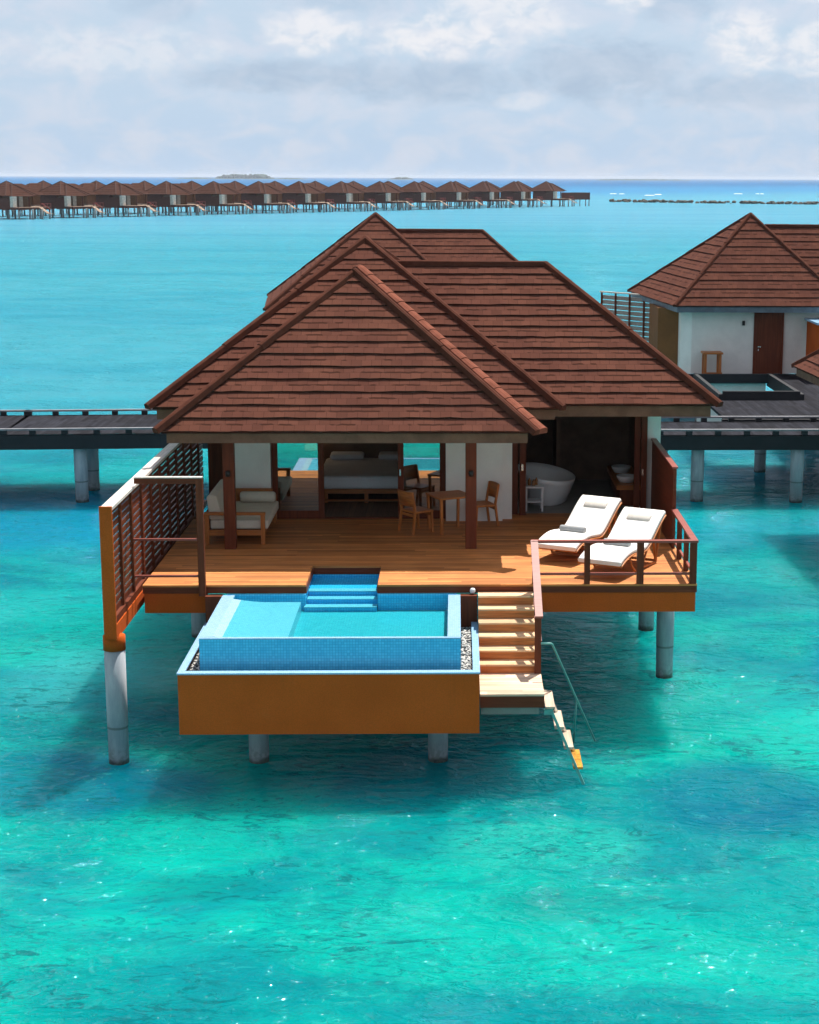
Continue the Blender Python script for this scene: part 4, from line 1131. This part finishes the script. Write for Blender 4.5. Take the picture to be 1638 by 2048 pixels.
FA = R(56.49)
ORI = [(-94.0, 384.2), (-85.1, 397.5), (-75.4, 412.1), (-65.9, 426.5), (-56.0, 441.5), (-46.3, 456.1), (-36.8, 470.5), (-26.6, 485.9), (-16.3, 501.4), (-6.4, 516.4), (4.2, 532.4), (14.6, 548.1), (25.1, 564.0), (36.5, 581.2)]
ordn = ['first', 'second', 'third', 'fourth', 'fifth', 'sixth', 'seventh', 'eighth', 'ninth', 'tenth', 'eleventh', 'twelfth', 'thirteenth', 'fourteenth']
fv = far_villa(); fv.location = (*ORI[0], 0); fv.rotation_euler = (0, 0, FA)
fv['label'] = 'leftmost villa of the front line of the far row, cut by the left picture edge'
for i, o in enumerate(ORI[1:], 1):
    lab = f'{ordn[i]} villa from the left, front line of the far row'
    if i == 13: lab = 'last villa at the right end of the far row, beside open water'
    dup(fv, (*o, 0), FA + R(random.uniform(-2.5, 2.5)), lab)
# the line behind them, backs to the shared jetty
bn = Vector((-.834, .552, 0)); bt = Vector((.552, .834, 0))
bv = None
BK = [i for i in range(0, 14)]
for i in BK:
    o = Vector((*ORI[i], 0)) + bn * 33.5 + bt * 12.5
    lab = f'{ordn[i]} roof from the left, back line of the far row' if i < 13 else 'last roof at the right, back line of the far row'
    r = dup(fv, o, FA + math.pi, lab); r['group'] = 'back line of the far row of villas'
EF = empty('end_fence', 'dark red boarded screen closing the right end of the far row', 'fence', (40, 588, 0))
MB().bar((35.5, 585, 3.4), (45.6, 590, 3.4), .15, 2.4).build('panel', 'far_brown', EF)
for t_ in (.05, .25, .45, .65, .85, .97): MB().box(35.5 + 10.1 * t_ - .15, 35.5 + 10.1 * t_ + .15, 585 + 5 * t_ + .1, 585 + 5 * t_ + .4, -1.7, 2.2).build('pile', 'far_pile', EF)
JF = empty('far_jetty', 'long low jetty running between the two lines of the far villas', 'jetty', (-60, 450, 0))
A = Vector((-130, 345, 2.1)); B = Vector((38, 598, 2.1))
A += bn * 4; MB().bar(A + bn * 10, B + bn * 10, 3.0, .35).build('boards', 'far_deck', JF)

# ------------------------------------------------------------------ breakwater, surf, islands
mb = MB()
Pb = [(63, 697), (80, 681), (101, 665), (125, 653), (160, 640), (220, 625)]
for (a, b) in zip(Pb[:-1], Pb[1:]):
    a, b = Vector((*a, 0)), Vector((*b, 0)); L = (b - a).length
    for i in range(int(L * 2.4)):
        p = lerp(a, b, random.random()); p += Vector((random.gauss(0, 1.0), random.gauss(0, 1.3), 0)); r = random.uniform(.35, .95); z = random.uniform(-.1, .75)
        rings = []
        for s, h in ((.7, -.6), (1, .0), (.85, .5), (.4, .85)):
            rings.append([(p.x + r * s * math.cos(j * 1.0472 + i) * random.uniform(.8, 1.2), p.y + r * s * math.sin(j * 1.0472 + i), z + r * h * .8) for j in range(6)])
        mb.loft(rings, True, False)
bw = mb.build('rock_breakwater', 'rock'); tag(bw, 'low line of dark rocks breaking the lagoon at the right', 'breakwater', kind='stuff')

M['foam'] = plain('surf_foam', (0.80, 0.82, 0.82), .9, .1, .1, .5)
mb = MB()
for (x, y, l) in ((97, 1043, 7), (108, 960, 4), (118, 1010, 4), (177, 1076, 4), (190, 1081, 5)):
    for k in range(5):
        cx, cy = x + random.uniform(-l / 2, l / 2), y + random.uniform(-6, 6); rx, ry = random.uniform(.7, 2.0), random.uniform(.8, 2.2)
        mb.loft([[(cx + rx * s * math.cos(j * .785), cy + ry * s * math.sin(j * .785), h) for j in range(8)] for s, h in ((1, -.05), (.9, .12), (.5, .28))])
tag(mb.build('surf', 'foam'), 'white surf breaking on the reef edge', 'surf', kind='stuff')


def island(label, x0, x1, Y, h, trees):
    """Low sand strip with a ragged tree line."""
    I = empty('island', label, 'island', ((x0 + x1) / 2, Y, 0), group='low islands on the horizon')
    MB().loft([[(x0, Y - 120, -1), (x1, Y - 120, -1), (x1, Y + 120, -1), (x0, Y + 120, -1)], [(x0 + 20, Y - 80, 2.5), (x1 - 20, Y - 80, 2.5), (x1 - 20, Y + 80, 2.5), (x0 + 20, Y + 80, 2.5)]], True, False).build('shore', 'island', I)
    mb = MB()
    for (a, b, hh) in trees:
        k = int((b - a) / 3.5)
        for i in range(k):
            x = a + (b - a) * random.random(); e = min(1, (x - a) / 40 + .25, (b - x) / 40 + .25); q = hh * e * random.uniform(.65, 1.1); r = random.uniform(5, 12); y = Y + random.uniform(-50, 50)
            mb.lathe(x, y, [(r * .8, 1), (r, q * .55), (r * .75, q * .85), (r * .2, q)], 7)
    mb.build('trees', 'island', I)
    return I


island('largest hazy wooded island on the horizon above the far villas', -1010, -540, 6300, 14, [(-865, -665, 17), (-1000, -880, 4.5), (-660, -550, 4.5)])
island('small hazy wooded island right of the largest one on the horizon', -260, -155, 6500, 10, [(-252, -165, 11)])
island('faintest low island on the horizon at the right', 590, 1000, 7400, 5, [(600, 980, 4.5)])

# ------------------------------------------------------------------ sea haze
hz, hn, ho = new_mat('haze')
pv = hn.add('ShaderNodeVolumePrincipled'); pv.inputs['Color'].default_value = (0.80, 0.88, 1.0, 1); pv.inputs['Density'].default_value = 7.5e-5
hn.L.new(pv.outputs[0], ho.inputs['Volume'])
tag(MB().box(-20500, 20500, -450, 22500, -2.7, 25).build('haze', hz), 'thin sea haze over the lagoon', 'haze', kind='stuff')
